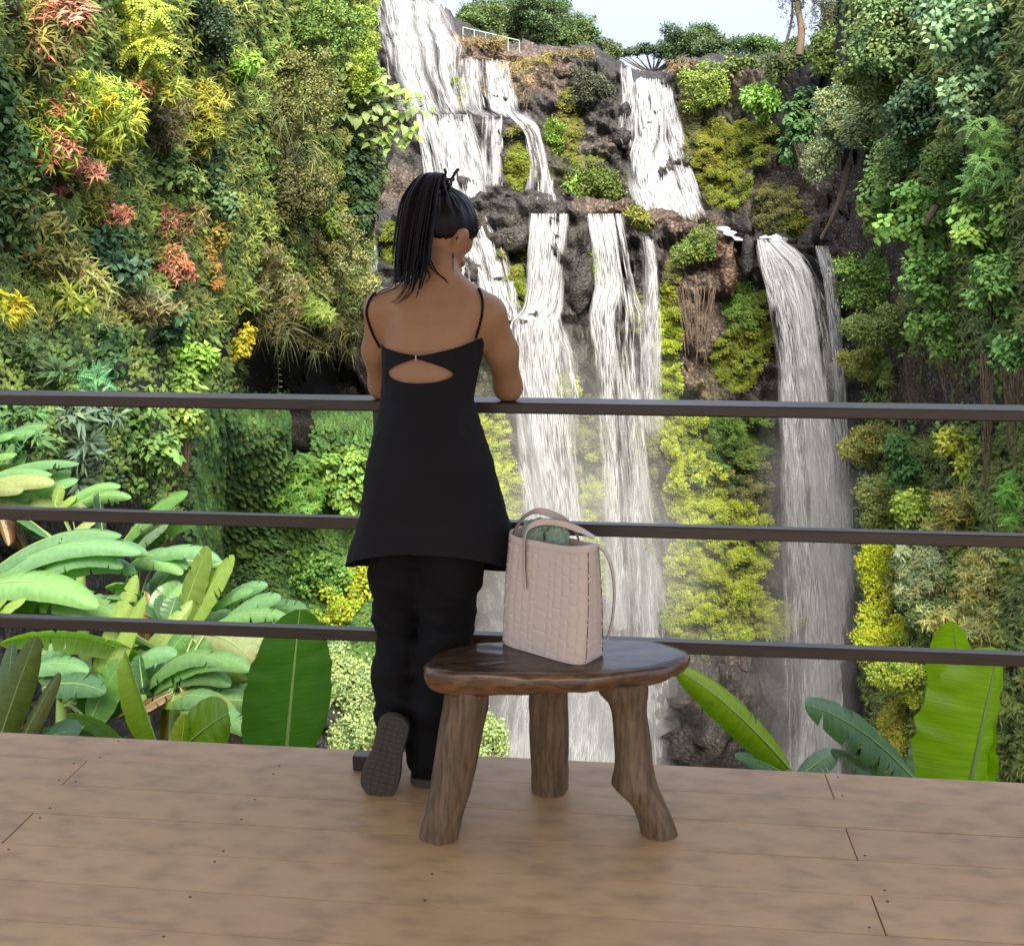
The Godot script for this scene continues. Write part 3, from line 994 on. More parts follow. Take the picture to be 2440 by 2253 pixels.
func build_greenery() -> void:
	rng.seed = 11
	make_bush_parts()
	var green := lin(0.075, 0.135, 0.028)
	var bright := lin(0.13, 0.24, 0.035)
	var lime := lin(0.19, 0.27, 0.045)
	var olive := lin(0.115, 0.125, 0.045)
	var pale := lin(0.20, 0.22, 0.085)
	var dark := lin(0.030, 0.070, 0.026)
	var teal := lin(0.055, 0.125, 0.062)
	var pink := lin(0.48, 0.20, 0.14)
	var yellow := lin(0.48, 0.42, 0.045)
	var mossy := lin(0.205, 0.27, 0.024)
	var upper_moss := lin(0.115, 0.15, 0.022)
	var straw := lin(0.30, 0.215, 0.13)
	var sage := lin(0.17, 0.22, 0.13)
	# what nobody could count: undergrowth, ivy, moss
	var in_cave := func(u, v): return u > 480 and v > 635 and v < 775
	side_blanket("undergrowth", "tangled green undergrowth covering the near cliff", "broad", 0.165, -260, 760, -110, 1000, 7000, left_depth, [lin(0.055, 0.11, 0.036), lin(0.17, 0.25, 0.05)], func(u, v): return not in_cave.call(u, v) and u < table(v, [[-200, 733], [100, 742], [200, 775], [330, 775], [420, 735], [640, 705], [1000, 400]]) and not (u > 470 and u < 540 and v > 400 and v < 520))
	side_blanket("undergrowth", "fine leafy growth between the bushes of the near cliff", "fine", 0.26, -200, 730, -110, 640, 3200, left_depth, [lin(0.21, 0.225, 0.07), lin(0.19, 0.28, 0.05)], func(u, v): return not in_cave.call(u, v))
	side_blanket("ivy", "dark ivy hanging over the cliff foot left of the woman", "ivy", 0.185, 370, 745, 790, 1330, 8200, left_depth, [lin(0.04, 0.09, 0.032), lin(0.10, 0.20, 0.045)], func(u, v): return not (u > 560 and u < 615 and v < 900))
	side_blanket("undergrowth", "leafy undergrowth covering the right-hand cliff", "broad", 0.21, 1650, 2400, -110, 1560, 9000, right_depth, [lin(0.11, 0.17, 0.06), lin(0.25, 0.34, 0.09)], func(u, v): return u > table(v, [[-300, 1640], [140, 1650], [300, 1690], [470, 1790], [560, 1790], [640, 1700], [720, 1800], [880, 1660], [1500, 1690]]) and not (v > 680 and v < 870 and u > 1720 and soft_noise.get_noise_2d(u * 0.11, v * 0.05) > -0.12))  # colours lightened too: painted light for the shaded right side
	var slope := thing("undergrowth", "broad leaves filling the slope between the banana plants", "undergrowth", Vector3.ZERO, "", "stuff")
	var on_slope := []
	var slope_tints := PackedColorArray()
	for k in 2600:
		var x := rnd(-11.0, 9.0)
		var z := rnd(-16.0, -3.6)
		if x > -1.5 and z < -8.0:
			continue
		on_slope.append(Transform3D(spray_basis(Vector3(rnd(-0.5, 0.5), 1.0, rnd(-0.2, 0.8)), 0.16), Vector3(x, ground_height(x, z) + rnd(0.0, 0.45), z)))
		slope_tints.append(tint(lin(0.07, 0.14, 0.04)))
	sprays("broad", on_slope, slope_tints, M.leaf, slope, "undergrowth_leaves")
	side_blanket("undergrowth", "feathery growth between the bushes of the right-hand cliff", "fine", 0.30, 1660, 2350, -110, 1560, 3600, right_depth, [lin(0.16, 0.19, 0.07), lin(0.20, 0.27, 0.06)], func(u, v): return u > table(v, [[-300, 1650], [300, 1700], [470, 1800], [560, 1800], [640, 1690], [1500, 1690]]) and not (v > 690 and v < 850 and u > 1740))
	blanket("moss", "yellow-green moss and small ferns cushioning the wet rock", "moss", "moss", 0.115, [
		[1010, 320, 24, 46, upper_moss, 260], [1010, 275, 24, 30, olive, 90], [900, 185, 14, 32, lin(0.13, 0.17, 0.03), 60], [1000, 500, 24, 50, olive, 140], [1012, 560, 20, 36, upper_moss, 130], [1165, 525, 12, 32, lin(0.13, 0.21, 0.04), 60],
		[1110, 245, 26, 70, lin(0.12, 0.13, 0.03), 150], [1150, 315, 34, 14, upper_moss, 60], [1305, 720, 22, 170, mossy, 520], [1310, 560, 18, 60, olive, 90], [1450, 600, 34, 50, green, 200], [1440, 700, 46, 60, upper_moss, 330], [1490, 640, 26, 70, upper_moss, 190],
		[1345, 860, 46, 70, mossy, 330], [1440, 860, 70, 60, green, 420], [1400, 900, 60, 70, dark, 220], [1360, 960, 60, 70, lin(0.265, 0.335, 0.026), 420], [1420, 1060, 100, 90, mossy, 800], [1350, 1110, 50, 90, lin(0.265, 0.335, 0.026), 380], [1460, 960, 44, 110, olive, 260],
		[1400, 1190, 110, 70, mossy, 520], [1500, 1210, 70, 36, lin(0.24, 0.30, 0.03), 220], [1350, 1260, 40, 30, olive, 90], [960, 860, 36, 70, mossy, 180], [980, 960, 40, 80, lin(0.265, 0.335, 0.026), 240], [1150, 860, 44, 90, olive, 260],
		[1160, 980, 40, 100, mossy, 300], [1110, 760, 24, 30, mossy, 60], [1140, 1120, 60, 60, mossy, 160], [1260, 900, 26, 120, olive, 200], [1250, 1050, 30, 110, olive, 160], [760, 470, 16, 44, upper_moss, 70], [700, 300, 10, 10, olive, 10],
		[1400, 300, 46, 70, lin(0.15, 0.165, 0.025), 330], [1350, 240, 22, 80, olive, 150], [1460, 280, 60, 50, upper_moss, 280], [1420, 370, 44, 40, upper_moss, 200], [1520, 400, 46, 50, olive, 200], [1560, 430, 30, 20, upper_moss, 50], [1240, 610, 18, 40, olive, 40],
		[1690, 1230, 40, 110, lin(0.24, 0.31, 0.03), 360], [1700, 1330, 44, 60, lin(0.24, 0.30, 0.03), 160], [1700, 950, 40, 80, olive, 180], [1620, 700, 14, 200, olive, 130]], central_depth, 0.05)
	# the near cliff, read from top left to bottom right
	var left := [
		["tall olive bush with drooping pink flower heads in the top left corner", 80, 70, 90, 80, "fine", 0.30, olive, [pink, 0.30, "fine"]],
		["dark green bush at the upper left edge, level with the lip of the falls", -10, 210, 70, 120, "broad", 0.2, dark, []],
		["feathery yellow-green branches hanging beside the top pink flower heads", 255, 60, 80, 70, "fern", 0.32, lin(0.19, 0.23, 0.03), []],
		["shaded blackish-green bush right of the feathery branches", 400, 40, 70, 60, "small", 0.12, lin(0.022, 0.042, 0.02), []],  # leaves nearly black: the shade is painted into their colour
		["bright green drooping bush under the blackish-green one", 455, 118, 75, 42, "lance", 0.28, bright, []],
		["wide mid-green creeper mass left of the uppermost falls", 610, 50, 90, 85, "small", 0.13, lin(0.085, 0.14, 0.035), []],
		["yellowish creeper edge touching the uppermost falls", 700, 130, 46, 90, "small", 0.13, lin(0.14, 0.20, 0.03), []],
		["olive creeper between the drooping bush and the heart-leaved vine", 560, 170, 90, 70, "small", 0.13, olive, []],
		["lime feathery bush below the top pink flower heads", 150, 165, 90, 60, "fine", 0.27, lime, [yellow, 0.05, "fine"]],
		["lime bush with a pink shoot, under the feathery branches", 270, 170, 80, 60, "fine", 0.26, lin(0.19, 0.22, 0.04), [pink, 0.12, "fine"]],
		["dry brownish twiggy bush among the lime ones", 310, 240, 60, 60, "fine", 0.22, lin(0.17, 0.145, 0.08), []],
		["lime bush hung with pink streaks near the left edge", 90, 250, 80, 70, "fine", 0.27, lime, [pink, 0.22, "fine"]],
		["largest lime bush, in the middle of the upper left", 210, 260, 90, 66, "fine", 0.27, lin(0.23, 0.27, 0.045), []],
		["yellow-tinged bush right of the dry twiggy bush", 400, 225, 66, 60, "fine", 0.24, lin(0.20, 0.21, 0.04), []],
		["grey-green tufted grass clump on the shaded rock", 545, 250, 70, 66, "grass", 0.5, lin(0.11, 0.13, 0.06), []],
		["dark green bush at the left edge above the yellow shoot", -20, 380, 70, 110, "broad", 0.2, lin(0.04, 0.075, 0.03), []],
		["pink-flowered bush highest of the mid-left pink bushes", 120, 340, 80, 44, "fine", 0.27, olive, [pink, 0.55, "fine"]],
		["bush with the densest red-pink heads beside hanging lime leaves", 200, 395, 76, 44, "fine", 0.26, lin(0.16, 0.18, 0.035), [pink, 0.5, "fine"]],
		["pale green broad-leaved climber in the centre of the near cliff", 330, 320, 66, 54, "broad", 0.19, lin(0.14, 0.22, 0.07), []],
		["blue-green climber bulging over the dark hollow", 420, 350, 56, 90, "broad", 0.18, lin(0.11, 0.18, 0.085), []],
		["olive bush right of the dark hollow in the near cliff", 570, 360, 70, 80, "small", 0.14, lin(0.095, 0.105, 0.045), []],
		["bright yellow-green leafy shoot on the shaded rock face", 630, 400, 40, 56, "broad", 0.18, lin(0.14, 0.20, 0.03), []],
		["dark hanging creeper under the heart-leaved vine", 700, 350, 44, 100, "ivy", 0.20, lin(0.035, 0.065, 0.025), []],
		["reddish-brown bush left of the blue-green climber", 335, 430, 50, 56, "fine", 0.24, lin(0.17, 0.15, 0.07), [pink, 0.3, "fine"]],
		["olive feathery bush below the dark left-edge bush", 60, 450, 90, 60, "fine", 0.28, olive, []],
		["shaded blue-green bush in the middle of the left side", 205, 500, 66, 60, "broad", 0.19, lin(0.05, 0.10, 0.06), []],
		["bush with broad coral-pink heads above the yellow shrub", 330, 515, 66, 52, "fine", 0.26, lin(0.15, 0.16, 0.05), [lin(0.55, 0.22, 0.15), 0.7, "fine"]],
		["orange-tipped shoot joining the coral heads and the yellow shrub", 420, 500, 40, 60, "broad", 0.16, lin(0.24, 0.20, 0.05), [lin(0.4, 0.24, 0.08), 0.3, "fine"]],
		["big pale olive shrub hanging over the cave mouth", 640, 510, 95, 90, "small", 0.14, lin(0.19, 0.20, 0.085), []],
		["brown-olive hanging growth left of the pale olive shrub", 530, 560, 70, 66, "fine", 0.26, lin(0.115, 0.11, 0.05), []],
		["pale feathery bush with pinkish edge on the lower left", 110, 545, 90, 42, "fine", 0.28, lin(0.20, 0.22, 0.07), [lin(0.36, 0.2, 0.12), 0.1, "fine"]],
		["lime bush with yellow leaves beside the pale feathery bush", 90, 600, 95, 40, "lance", 0.26, lin(0.19, 0.23, 0.04), []],
		["golden yellow shoot at the left edge", 10, 600, 34, 40, "lance", 0.20, yellow, []],
		["brown dry thicket in the middle of the lower left", 250, 580, 80, 46, "fine", 0.24, lin(0.13, 0.115, 0.055), []],
		["bright yellow shrub above the cave mouth", 455, 640, 40, 56, "broad", 0.15, yellow, []],
		["green bush hanging at the right edge of the cave roof", 600, 600, 60, 30, "fern", 0.20, lin(0.13, 0.18, 0.04), []],
		["blue-green shining broad-leaved bush above the rail's left half", 300, 625, 80, 50, "broad", 0.20, teal, []],
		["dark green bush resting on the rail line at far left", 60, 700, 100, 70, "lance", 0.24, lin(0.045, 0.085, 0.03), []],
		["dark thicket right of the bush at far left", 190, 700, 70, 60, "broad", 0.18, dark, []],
		["teal fern sprays just above the rail", 180, 755, 70, 30, "fern", 0.22, lin(0.07, 0.19, 0.09), []],
		["bright broad-leaved vine draping down above the rail", 350, 700, 56, 70, "broad", 0.20, bright, []],
		["yellow-edged vine pillar hanging below the rail", 345, 840, 46, 96, "broad", 0.20, lin(0.16, 0.25, 0.055), []],
		["green vine pillar left of the yellow-edged one", 275, 880, 56, 100, "broad", 0.19, lin(0.09, 0.17, 0.045), []],
		["grey-green long-leaved shrub below the rail at left", 160, 860, 84, 74, "lance", 0.24, lin(0.095, 0.15, 0.10), []],
		["dark green shrub below the rail at the left edge", 30, 840, 70, 56, "lance", 0.22, lin(0.05, 0.12, 0.045), []],
		["leafy tangle at the foot of the vine pillars", 310, 1000, 60, 46, "lance", 0.18, lin(0.11, 0.18, 0.045), []],
		["small bright bush on the ivy wall under the hanging vine", 585, 960, 60, 60, "fern", 0.20, lin(0.10, 0.21, 0.04), []],
		["bright green ferny bush lower on the ivy wall, beside the skirt", 655, 930, 60, 80, "ivy", 0.22, lin(0.11, 0.20, 0.04), []],
		["green bush on the ivy wall under the middle rail", 620, 1110, 70, 50, "broad", 0.20, lin(0.09, 0.19, 0.04), []],
		["yellow bush glowing beside the left trouser leg", 705, 1150, 34, 70, "broad", 0.18, lin(0.27, 0.32, 0.03), []],
		["yellow-green bush just above the lowest rail beside the trousers", 660, 1180, 50, 40, "broad", 0.18, lin(0.24, 0.31, 0.03), []],
		["pale small-leaved bush left of the raised shoe", 680, 1360, 62, 110, "small", 0.13, lin(0.19, 0.26, 0.11), []],
		["pale small-leaved bush between the stool legs", 955, 1430, 34, 60, "small", 0.13, lin(0.18, 0.25, 0.10), []],
	]
	for a in left:
		var z := left_depth(a[1], a[2])
		if a[2] > 1250:
			z = -30.0
		bush(a[0], a[1], a[2], z, a[3], a[4], a[5], a[6], Color(a[7].r * 1.25, a[7].g * 1.28, a[7].b * 1.25), a[8])  # sunlight this side misses is painted in as brighter leaf colours
	# the right-hand cliff and the ledges
	var right := [  # leaf colours lightened: light this shaded side misses is painted in
		["pale-flowered grey-green bush beside the bare brown scree", 1660, 240, 74, 90, "small", 0.17, lin(0.264, 0.334, 0.185), []],
		["dark creeper falling from the ledge left of the pale-flowered bush", 1560, 250, 40, 66, "ivy", 0.22, lin(0.070, 0.157, 0.053), []],
		["bright creeper hanging from the brown ledge right of the square falls", 1500, 205, 40, 40, "broad", 0.24, lin(0.176, 0.334, 0.061), []],
		["yellow-green bush at the right of the square falls' lip", 1380, 178, 46, 44, "small", 0.19, lin(0.156, 0.221, 0.046), []],
		["tall dark treetop filling the top right", 1760, 40, 120, 90, "small", 0.20, lin(0.124, 0.202, 0.079), []],
		["bluish treetop in the top right corner", 1930, 50, 110, 100, "broad", 0.24, lin(0.124, 0.220, 0.114), []],
		["yellowish leafy bough under the top right treetops", 1730, 150, 80, 46, "small", 0.18, lin(0.211, 0.272, 0.079), []],
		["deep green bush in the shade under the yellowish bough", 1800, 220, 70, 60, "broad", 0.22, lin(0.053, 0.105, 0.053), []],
		["grey-green bough at the right edge below the corner treetop", 1930, 190, 90, 60, "broad", 0.24, lin(0.124, 0.211, 0.105), []],
		["blue-green bush right of the pale-flowered bush", 1770, 300, 66, 60, "small", 0.18, lin(0.150, 0.246, 0.096), []],
		["bright fern bough reaching in at the right edge", 1960, 290, 70, 50, "fern", 0.34, lin(0.157, 0.299, 0.088), []],
		["olive bush at the top of the bright slope", 1860, 330, 70, 50, "small", 0.17, lin(0.176, 0.272, 0.079), []],
		["lit green creeper above the bent branch on the scree", 1730, 380, 44, 70, "ivy", 0.24, lin(0.176, 0.299, 0.070), []],
		["bright green slope bush around the pale broken log", 1830, 430, 84, 60, "ivy", 0.26, lin(0.176, 0.351, 0.079), []],
		["sunny green slope bush at the right edge under the fern bough", 1950, 430, 74, 66, "ivy", 0.26, lin(0.211, 0.369, 0.079), []],
		["green bush beside the forked dead branch", 1850, 540, 76, 56, "broad", 0.22, lin(0.157, 0.316, 0.079), []],
		["leafy creeper under the sunny slope at the right edge", 1960, 560, 66, 70, "broad", 0.22, lin(0.176, 0.334, 0.088), []],
		["round green bush touching the slim right falls", 1700, 545, 60, 50, "small", 0.17, lin(0.166, 0.290, 0.070), []],
		["olive bush under the round green bush", 1740, 630, 70, 46, "small", 0.16, lin(0.176, 0.246, 0.079), []],
		["bright creeper over the hanging roots", 1840, 640, 60, 50, "broad", 0.22, lin(0.194, 0.351, 0.088), []],
		["green creeper at the right edge above the rail", 1985, 680, 40, 60, "broad", 0.20, lin(0.140, 0.299, 0.088), []],
		["yellowish low bush above the rail beside the slim falls", 1700, 720, 50, 40, "small", 0.15, lin(0.281, 0.316, 0.079), []],
		["olive bush just below the rail right of the falls", 1710, 860, 60, 46, "small", 0.16, lin(0.264, 0.290, 0.088), []],
		["dark green bush under the rock overhang below the rail", 1790, 895, 50, 50, "broad", 0.20, lin(0.061, 0.150, 0.053), []],
		["yellow-green shoot left of the thick hanging root", 1870, 880, 44, 50, "broad", 0.20, lin(0.369, 0.421, 0.061), []],
		["grey-olive bush between the rails next to the tallest falls", 1720, 980, 60, 60, "small", 0.15, lin(0.255, 0.307, 0.105), []],
		["bright leafy bush in the middle of the right lower slope", 1800, 985, 60, 50, "broad", 0.19, lin(0.281, 0.404, 0.070), []],
		["dull olive bush under the thick hanging root", 1880, 990, 66, 50, "fine", 0.24, lin(0.299, 0.307, 0.096), []],
		["vivid green fern clump at the right edge above the middle rail", 1975, 985, 40, 50, "fern", 0.30, lin(0.211, 0.474, 0.088), []],
		["yellow moss-like bush below the middle rail beside the falls", 1720, 1120, 50, 80, "small", 0.14, lin(0.545, 0.614, 0.053), []],
		["grey-green feathery bush in the right lower slope", 1820, 1110, 66, 66, "fine", 0.26, lin(0.351, 0.439, 0.246), []],
		["olive feathery bush at the right edge under the middle rail", 1940, 1110, 70, 66, "fine", 0.26, lin(0.334, 0.351, 0.131), []],
		["dark hollowed bush above the big right banana leaf", 1830, 1200, 60, 46, "small", 0.15, lin(0.157, 0.246, 0.105), []],
		["pale olive bush behind the big right banana leaf", 1930, 1220, 80, 60, "fine", 0.26, lin(0.351, 0.386, 0.140), []],
		["lime bush at the foot of the right slope beside the tallest falls", 1735, 1250, 50, 70, "small", 0.14, lin(0.580, 0.649, 0.061), []],
		["light green bush left of the big right banana leaf", 1790, 1330, 56, 60, "small", 0.14, lin(0.439, 0.545, 0.088), []],
		["rusty moss bush lowest on the right slope", 1750, 1430, 46, 60, "small", 0.13, lin(0.386, 0.386, 0.070), []],
	]
	for a in right:
		var z := right_depth(a[1], a[2])
		if a[1] < 1660 and a[2] < 480:
			z = central_depth(a[1], a[2]) + 0.8
		bush(a[0], a[1], a[2], z, a[3], a[4], a[5], a[6], a[7], a[8])
	var ledge := [
		["green bush on the ledge between the two upper falls", 1160, 358, 54, 30, "small", 0.20, lin(0.085, 0.125, 0.028), []],
		["lime bush on the rock face above the ledge bush", 1085, 268, 16, 30, "small", 0.17, lin(0.11, 0.20, 0.03), []],
		["pale-leaved plant at the left foot of the ledge bush", 1115, 372, 18, 14, "broad", 0.24, lin(0.15, 0.25, 0.045), []],
		["grassy tuft under the rounded brown boulder", 1252, 425, 26, 18, "fine", 0.36, lin(0.16, 0.18, 0.045), []],
		["bush growing from the top of the tall mossy buttress", 1360, 490, 44, 36, "small", 0.17, lin(0.10, 0.15, 0.035), []],
		["straw-coloured grass hanging from the ridge beside the thin streams", 1010, 150, 40, 34, "grass", 0.55, straw, []],
		["dry grassy hump on the ridge under the long-crowned tree", 1040, 128, 34, 14, "grass", 0.5, lin(0.24, 0.22, 0.08), []],
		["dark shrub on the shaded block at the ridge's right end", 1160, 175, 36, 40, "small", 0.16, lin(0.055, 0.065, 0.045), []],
		["bush on the lip between the thin streams and the ridge", 905, 80, 16, 14, "grass", 0.45, straw, []],
	]
	for a in ledge:
		bush(a[0], a[1], a[2], central_depth(a[1], a[2]) + 0.5, a[3], a[4], a[5], a[6], a[7], a[8])
	# the skyline
	for a in [["brown scrub on the rim right of the square falls", 1345, 138, 44, 16, lin(0.15, 0.12, 0.07)], ["low green scrub on the rim above the hanging creepers", 1440, 130, 56, 14, lin(0.11, 0.15, 0.05)], ["grey-green scrub at the foot of the grey bare trunk", 1545, 128, 56, 22, lin(0.13, 0.18, 0.07)], ["leafy scrub between the bare trunk and the dark treetop", 1630, 120, 50, 44, lin(0.11, 0.17, 0.05)], ["dry scrub along the ridge under the skyline trees", 1110, 105, 60, 10, lin(0.17, 0.15, 0.075)], ["dry scrub at the left end of the ridge", 960, 88, 40, 12, lin(0.19, 0.15, 0.08)]]:
		bush(a[0], a[1], a[2], central_depth(a[1], a[2] + 26) - 0.3, a[3], a[4], "fine" if a[5].r > 0.14 else "small", 0.26, a[5], [])
	for a in [[520, 640, 50, 40], [590, 650, 60, 40], [660, 640, 50, 50], [700, 620, 30, 50]]:
		bush("olive fern fringe hanging from the cave roof, %s" % {520: "next to the hanging vine", 590: "right of the hanging vine", 660: "below the big pale olive shrub", 700: "nearest the woman's arm"}[a[0]], a[0], a[1], left_depth(a[0], 600) - 0.4, a[2], a[3], "grass", 0.55, lin(0.10, 0.11, 0.045), [], "fern_fringe", "fringes of the cave roof")
	tree("bushy tree nearest the left falls on the skyline", 930, 58, -84, 44, 44, 0.20, lin(0.10, 0.155, 0.055), 120)
	tree("long-crowned feathery tree in the middle of the skyline", 1035, 60, -90, 84, 48, 0.22, lin(0.085, 0.14, 0.065), 140)
	tree("tree at the right end of the ridge on the skyline", 1118, 84, -90, 52, 40, 0.22, lin(0.095, 0.15, 0.06), 140)
	tree("feathery tree between the bushy tree and the long-crowned one", 985, 52, -92, 60, 40, 0.22, lin(0.10, 0.155, 0.075), 130)
	tree("pale feathery tree behind the dry scrub of the ridge", 1080, 58, -96, 66, 40, 0.24, lin(0.10, 0.15, 0.085), 140)
	tree("low tree between the ridge's end and the umbrella-shaped tree", 1165, 108, -92, 40, 24, 0.22, lin(0.10, 0.14, 0.07), 150)
	tree("umbrella-shaped dark tree above the square falls", 1275, 100, -96, 84, 24, 0.20, lin(0.05, 0.085, 0.05), 180, true)
	tree("rounded tree right of the umbrella-shaped tree", 1350, 98, -88, 52, 40, 0.20, lin(0.07, 0.115, 0.055), 160)
	tree("low pointed tree sloping down to the right on the skyline", 1405, 108, -86, 50, 30, 0.20, lin(0.075, 0.12, 0.06), 160)
	tree("low tree in the notch of the skyline at right", 1510, 110, -74, 50, 28, 0.19, lin(0.085, 0.15, 0.06), 160)
	tree("dark treetop beside the sky at the top right", 1680, 30, -60, 60, 50, 0.20, lin(0.045, 0.075, 0.045), 200)


func build_special_plants() -> void:
	rng.seed = 23
	# a heart-leaved vine whose big leaves stand out one by one
	var at := pz(700, 230, -47.5)
	var vine := thing("heart_leaved_vine", "vine with large pale heart-shaped leaves reaching towards the left falls", "vine", at)
	var hearts := []
	for k in 4:
		var mb := MB.new()
		heart_into(mb, Vector3(0, -0.55, 0.83).normalized(), Vector3(0, 0.8, 0.6).normalized(), 1.0, shade(1.0))
		hearts.append(mb.build())
	var heart_tints := []
	for c in [lin(0.24, 0.31, 0.12), lin(0.19, 0.28, 0.07), lin(0.19, 0.26, 0.11), lin(0.15, 0.24, 0.05), lin(0.22, 0.30, 0.06)]:
		var m: StandardMaterial3D = M.leaf.duplicate()
		m.albedo_color = c.linear_to_srgb()
		heart_tints.append(m)
	var stems := MB.new()
	for k in 300:
		var f := rnd(0, 1)
		var u := lerpf(600, 845, f) + rnd(-16, 16)
		var v := lerpf(170, 205, f) + rnd(-62, 66 + 40 * f * (1.0 - f) * 4.0)
		if v > table(u, [[600, 240], [680, 275], [760, 300], [800, 290], [850, 235]]) or v < table(u, [[600, 130], [700, 120], [760, 150], [850, 190]]):
			continue
		var p := pz(u, v, -47.5 + rnd(-0.7, 0.7) + f * 1.2)
		var o := part("leaf", hearts[k % 4], heart_tints[rng.randi() % 5], vine)
		o.position = p - at
		o.basis = Basis.from_euler(Vector3(rnd(-0.5, 0.5), rnd(-0.9, 0.9), rnd(-0.5, 0.5))).scaled(Vector3.ONE * rnd(0.28, 0.5))
		if k % 4 == 0:
			stems.tube(bezier(Vector3(-2.2, 0.3, -0.8), (p - at) * 0.5 + Vector3(0, 0.4, 0), p - at, 5), [0.03, 0.028, 0.024, 0.02, 0.015, 0.01], 5, Color(0.7, 0.8, 0.5))
	part("stem", stems.build(), M.bark, vine)
	# a single vine with paired leaflets hanging free in front of the cave
	var top := pz(540, 600, -40.5)
	var hang := thing("hanging_vine", "long thin vine with paired leaflets hanging free before the cave", "vine", top)
	var line := []
	for k in 24:
		line.append(pz(540 - 4 * sin(k * 0.4), 600 + k * 12.0, -40.5) - top)
	var cord := MB.new()
	cord.tube(line, range(24).map(func(_k): return 0.012), 5, Color(0.8, 0.9, 0.5))
	part("stem", cord.build(), M.bark, hang)
	var pair := MB.new()
	leaf_into(pair, Vector3.ZERO, Vector3(1, 0.25, 0.3).normalized(), Vector3(0, 0.8, 0.6), 1.0, 0.42, 0.35, shade(1))
	var pair_mesh := pair.build()
	for k in 21:
		for s in [0.0, PI]:
			var o := part("leaf", pair_mesh, heart_tints[1] if k % 2 else heart_tints[3], hang)
			o.position = line[k + 2] + Vector3(0, rnd(-0.02, 0.02), 0)
			o.basis = Basis(Vector3.UP, s + rnd(-0.25, 0.25)).scaled(Vector3.ONE * rnd(0.15, 0.19))
	# lime hanging leaf chains between the pink bushes
	for a in [[220, 400, 490, -24.0, "chain of round lime leaves hanging under the red-pink heads"], [335, 340, 480, -29.0, "chain of round lime leaves left of the blue-green climber"], [60, 480, 620, -19.5, "chain of pale green leaves hanging near the left edge"]]:
		var h := pz(a[0], a[1], a[3])
		var chain := thing("hanging_vine", a[4], "vine", h)
		var c2 := MB.new()
		var path := []
		var drop := int((a[2] - a[1]) / 9.0)
		for k in drop:
			path.append(pz(a[0] + 3 * sin(k * 0.7), a[1] + k * 9.0, a[3]) - h)
		c2.tube(path, range(drop).map(func(_k): return 0.01), 5, Color(0.8, 0.9, 0.5))
		part("stem", c2.build(), M.bark, chain)
		for k in drop - 1:
			for s in 2:
				var o := part("leaf", hearts[0], heart_tints[4] if a[0] > 100 else heart_tints[1], chain)
				o.position = path[k] + jitter(0.03)
				o.basis = Basis.from_euler(Vector3(rnd(-0.2, 0.3), rnd(-0.8, 0.8) + (s - 0.5) * 1.6, 0)).scaled(Vector3.ONE * rnd(0.12, 0.16))
	# roots and dead wood on the right
	var roots := [
		["thick pale root column hanging across the rail at right", 1930, 690, 960, -36.5, 26, 8.0], ["bundle of thin roots hanging at the right edge", 1980, 720, 900, -34.5, 16, 14.0],
		["hanging roots right of the low yellowish bush", 1790, 690, 830, -45.5, 14, 16.0], ["brown hanging roots under the bright creeper", 1860, 700, 800, -41.0, 14, 20.0], ["tangle of dry roots on the tall mossy buttress", 1360, 560, 720, -56.4, 22, 22.0],
		["curtain of bare creepers below the pale-flowered bush", 1575, 280, 350, -58.0, 14, 12.0], ["dry creepers hanging from the ridge by the thin streams", 1015, 170, 225, -66.6, 14, 16.0],
	]
	for a in roots:
		var p0 := pz(a[1], a[2], a[4])
		var o := thing("hanging_roots", a[0], "roots", p0, "roots hanging on the rock")
		var mb := MB.new()
		for k in a[5] * 2:
			var u: float = a[1] + rnd(-a[6], a[6]) * 1.8
			var path := []
			var reach := rnd(0.3, 1.0)
			for j in 8:
				var f := j / 7.0
				path.append(pz(lerpf(u, a[1] + (u - a[1]) * 0.5, f) + rnd(-1.5, 1.5), lerpf(a[2], a[3], f * reach), a[4] + rnd(-0.15, 0.15) + 0.4) - p0)
			mb.tube(path, range(8).map(func(j): return rnd(0.007, 0.018)), 5, Color(1.0, 0.9, 0.82) * rnd(1.2, 2.0))
		part("root", mb.build(), M.bark, o)
	for a in [
		["long pale dead trunk leaning on the bare brown scree", [[1660, 320, -53.2], [1648, 370, -53.0], [1630, 420, -53.4], [1606, 465, -54.2]], 0.17], ["short broken pale log on the bright slope", [[1828, 406, -42.0], [1818, 422, -41.8], [1810, 440, -41.9]], 0.16],
		["bent pale branch arching over the scree", [[1704, 450, -50.0], [1730, 446, -49.6], [1750, 452, -49.2], [1762, 464, -48.8]], 0.06], ["forked dead branch below the bent one", [[1775, 560, -46.0], [1786, 540, -45.8], [1794, 526, -45.8], [1806, 548, -45.6], [1818, 566, -45.6]], 0.09],
		["grey bare trunk of the tree hanging above the notch", [[1562, 108, -57.6], [1566, 60, -57.8], [1560, 20, -58.0], [1552, -40, -58.2]], 0.22], ["thin leaning trunk left of the grey bare trunk", [[1530, 104, -58.6], [1540, 70, -58.4], [1548, 30, -58.4], [1548, -30, -58.4]], 0.09]]:
		var q0: Array = a[1][0]
		var base := pz(q0[0], q0[1], q0[2])
		var path := smooth_path(a[1].map(func(q): return pz(q[0], q[1], q[2]) - base), 4)
		var mb := MB.new()
		mb.tube(path, range(path.size()).map(func(k): return a[2] * (1.0 - 0.45 * k / path.size()) * rnd(0.92, 1.08)), 7, Color(1, 0.95, 0.9) * (2.1 if q0[1] > 200 else 0.9))
		single("dead_branch", mb.build(), M.bark, a[0], "branch").position = base
	# thin drooping twigs of a tree whose crown is above the picture
	var t0 := pz(1570, -90, -58)
	var droop := thing("drooping_tree", "weeping twigs of a tree hanging into the sky at the top right", "tree", t0)
	var twig := MB.new()
	var places := []
	var tints := PackedColorArray()
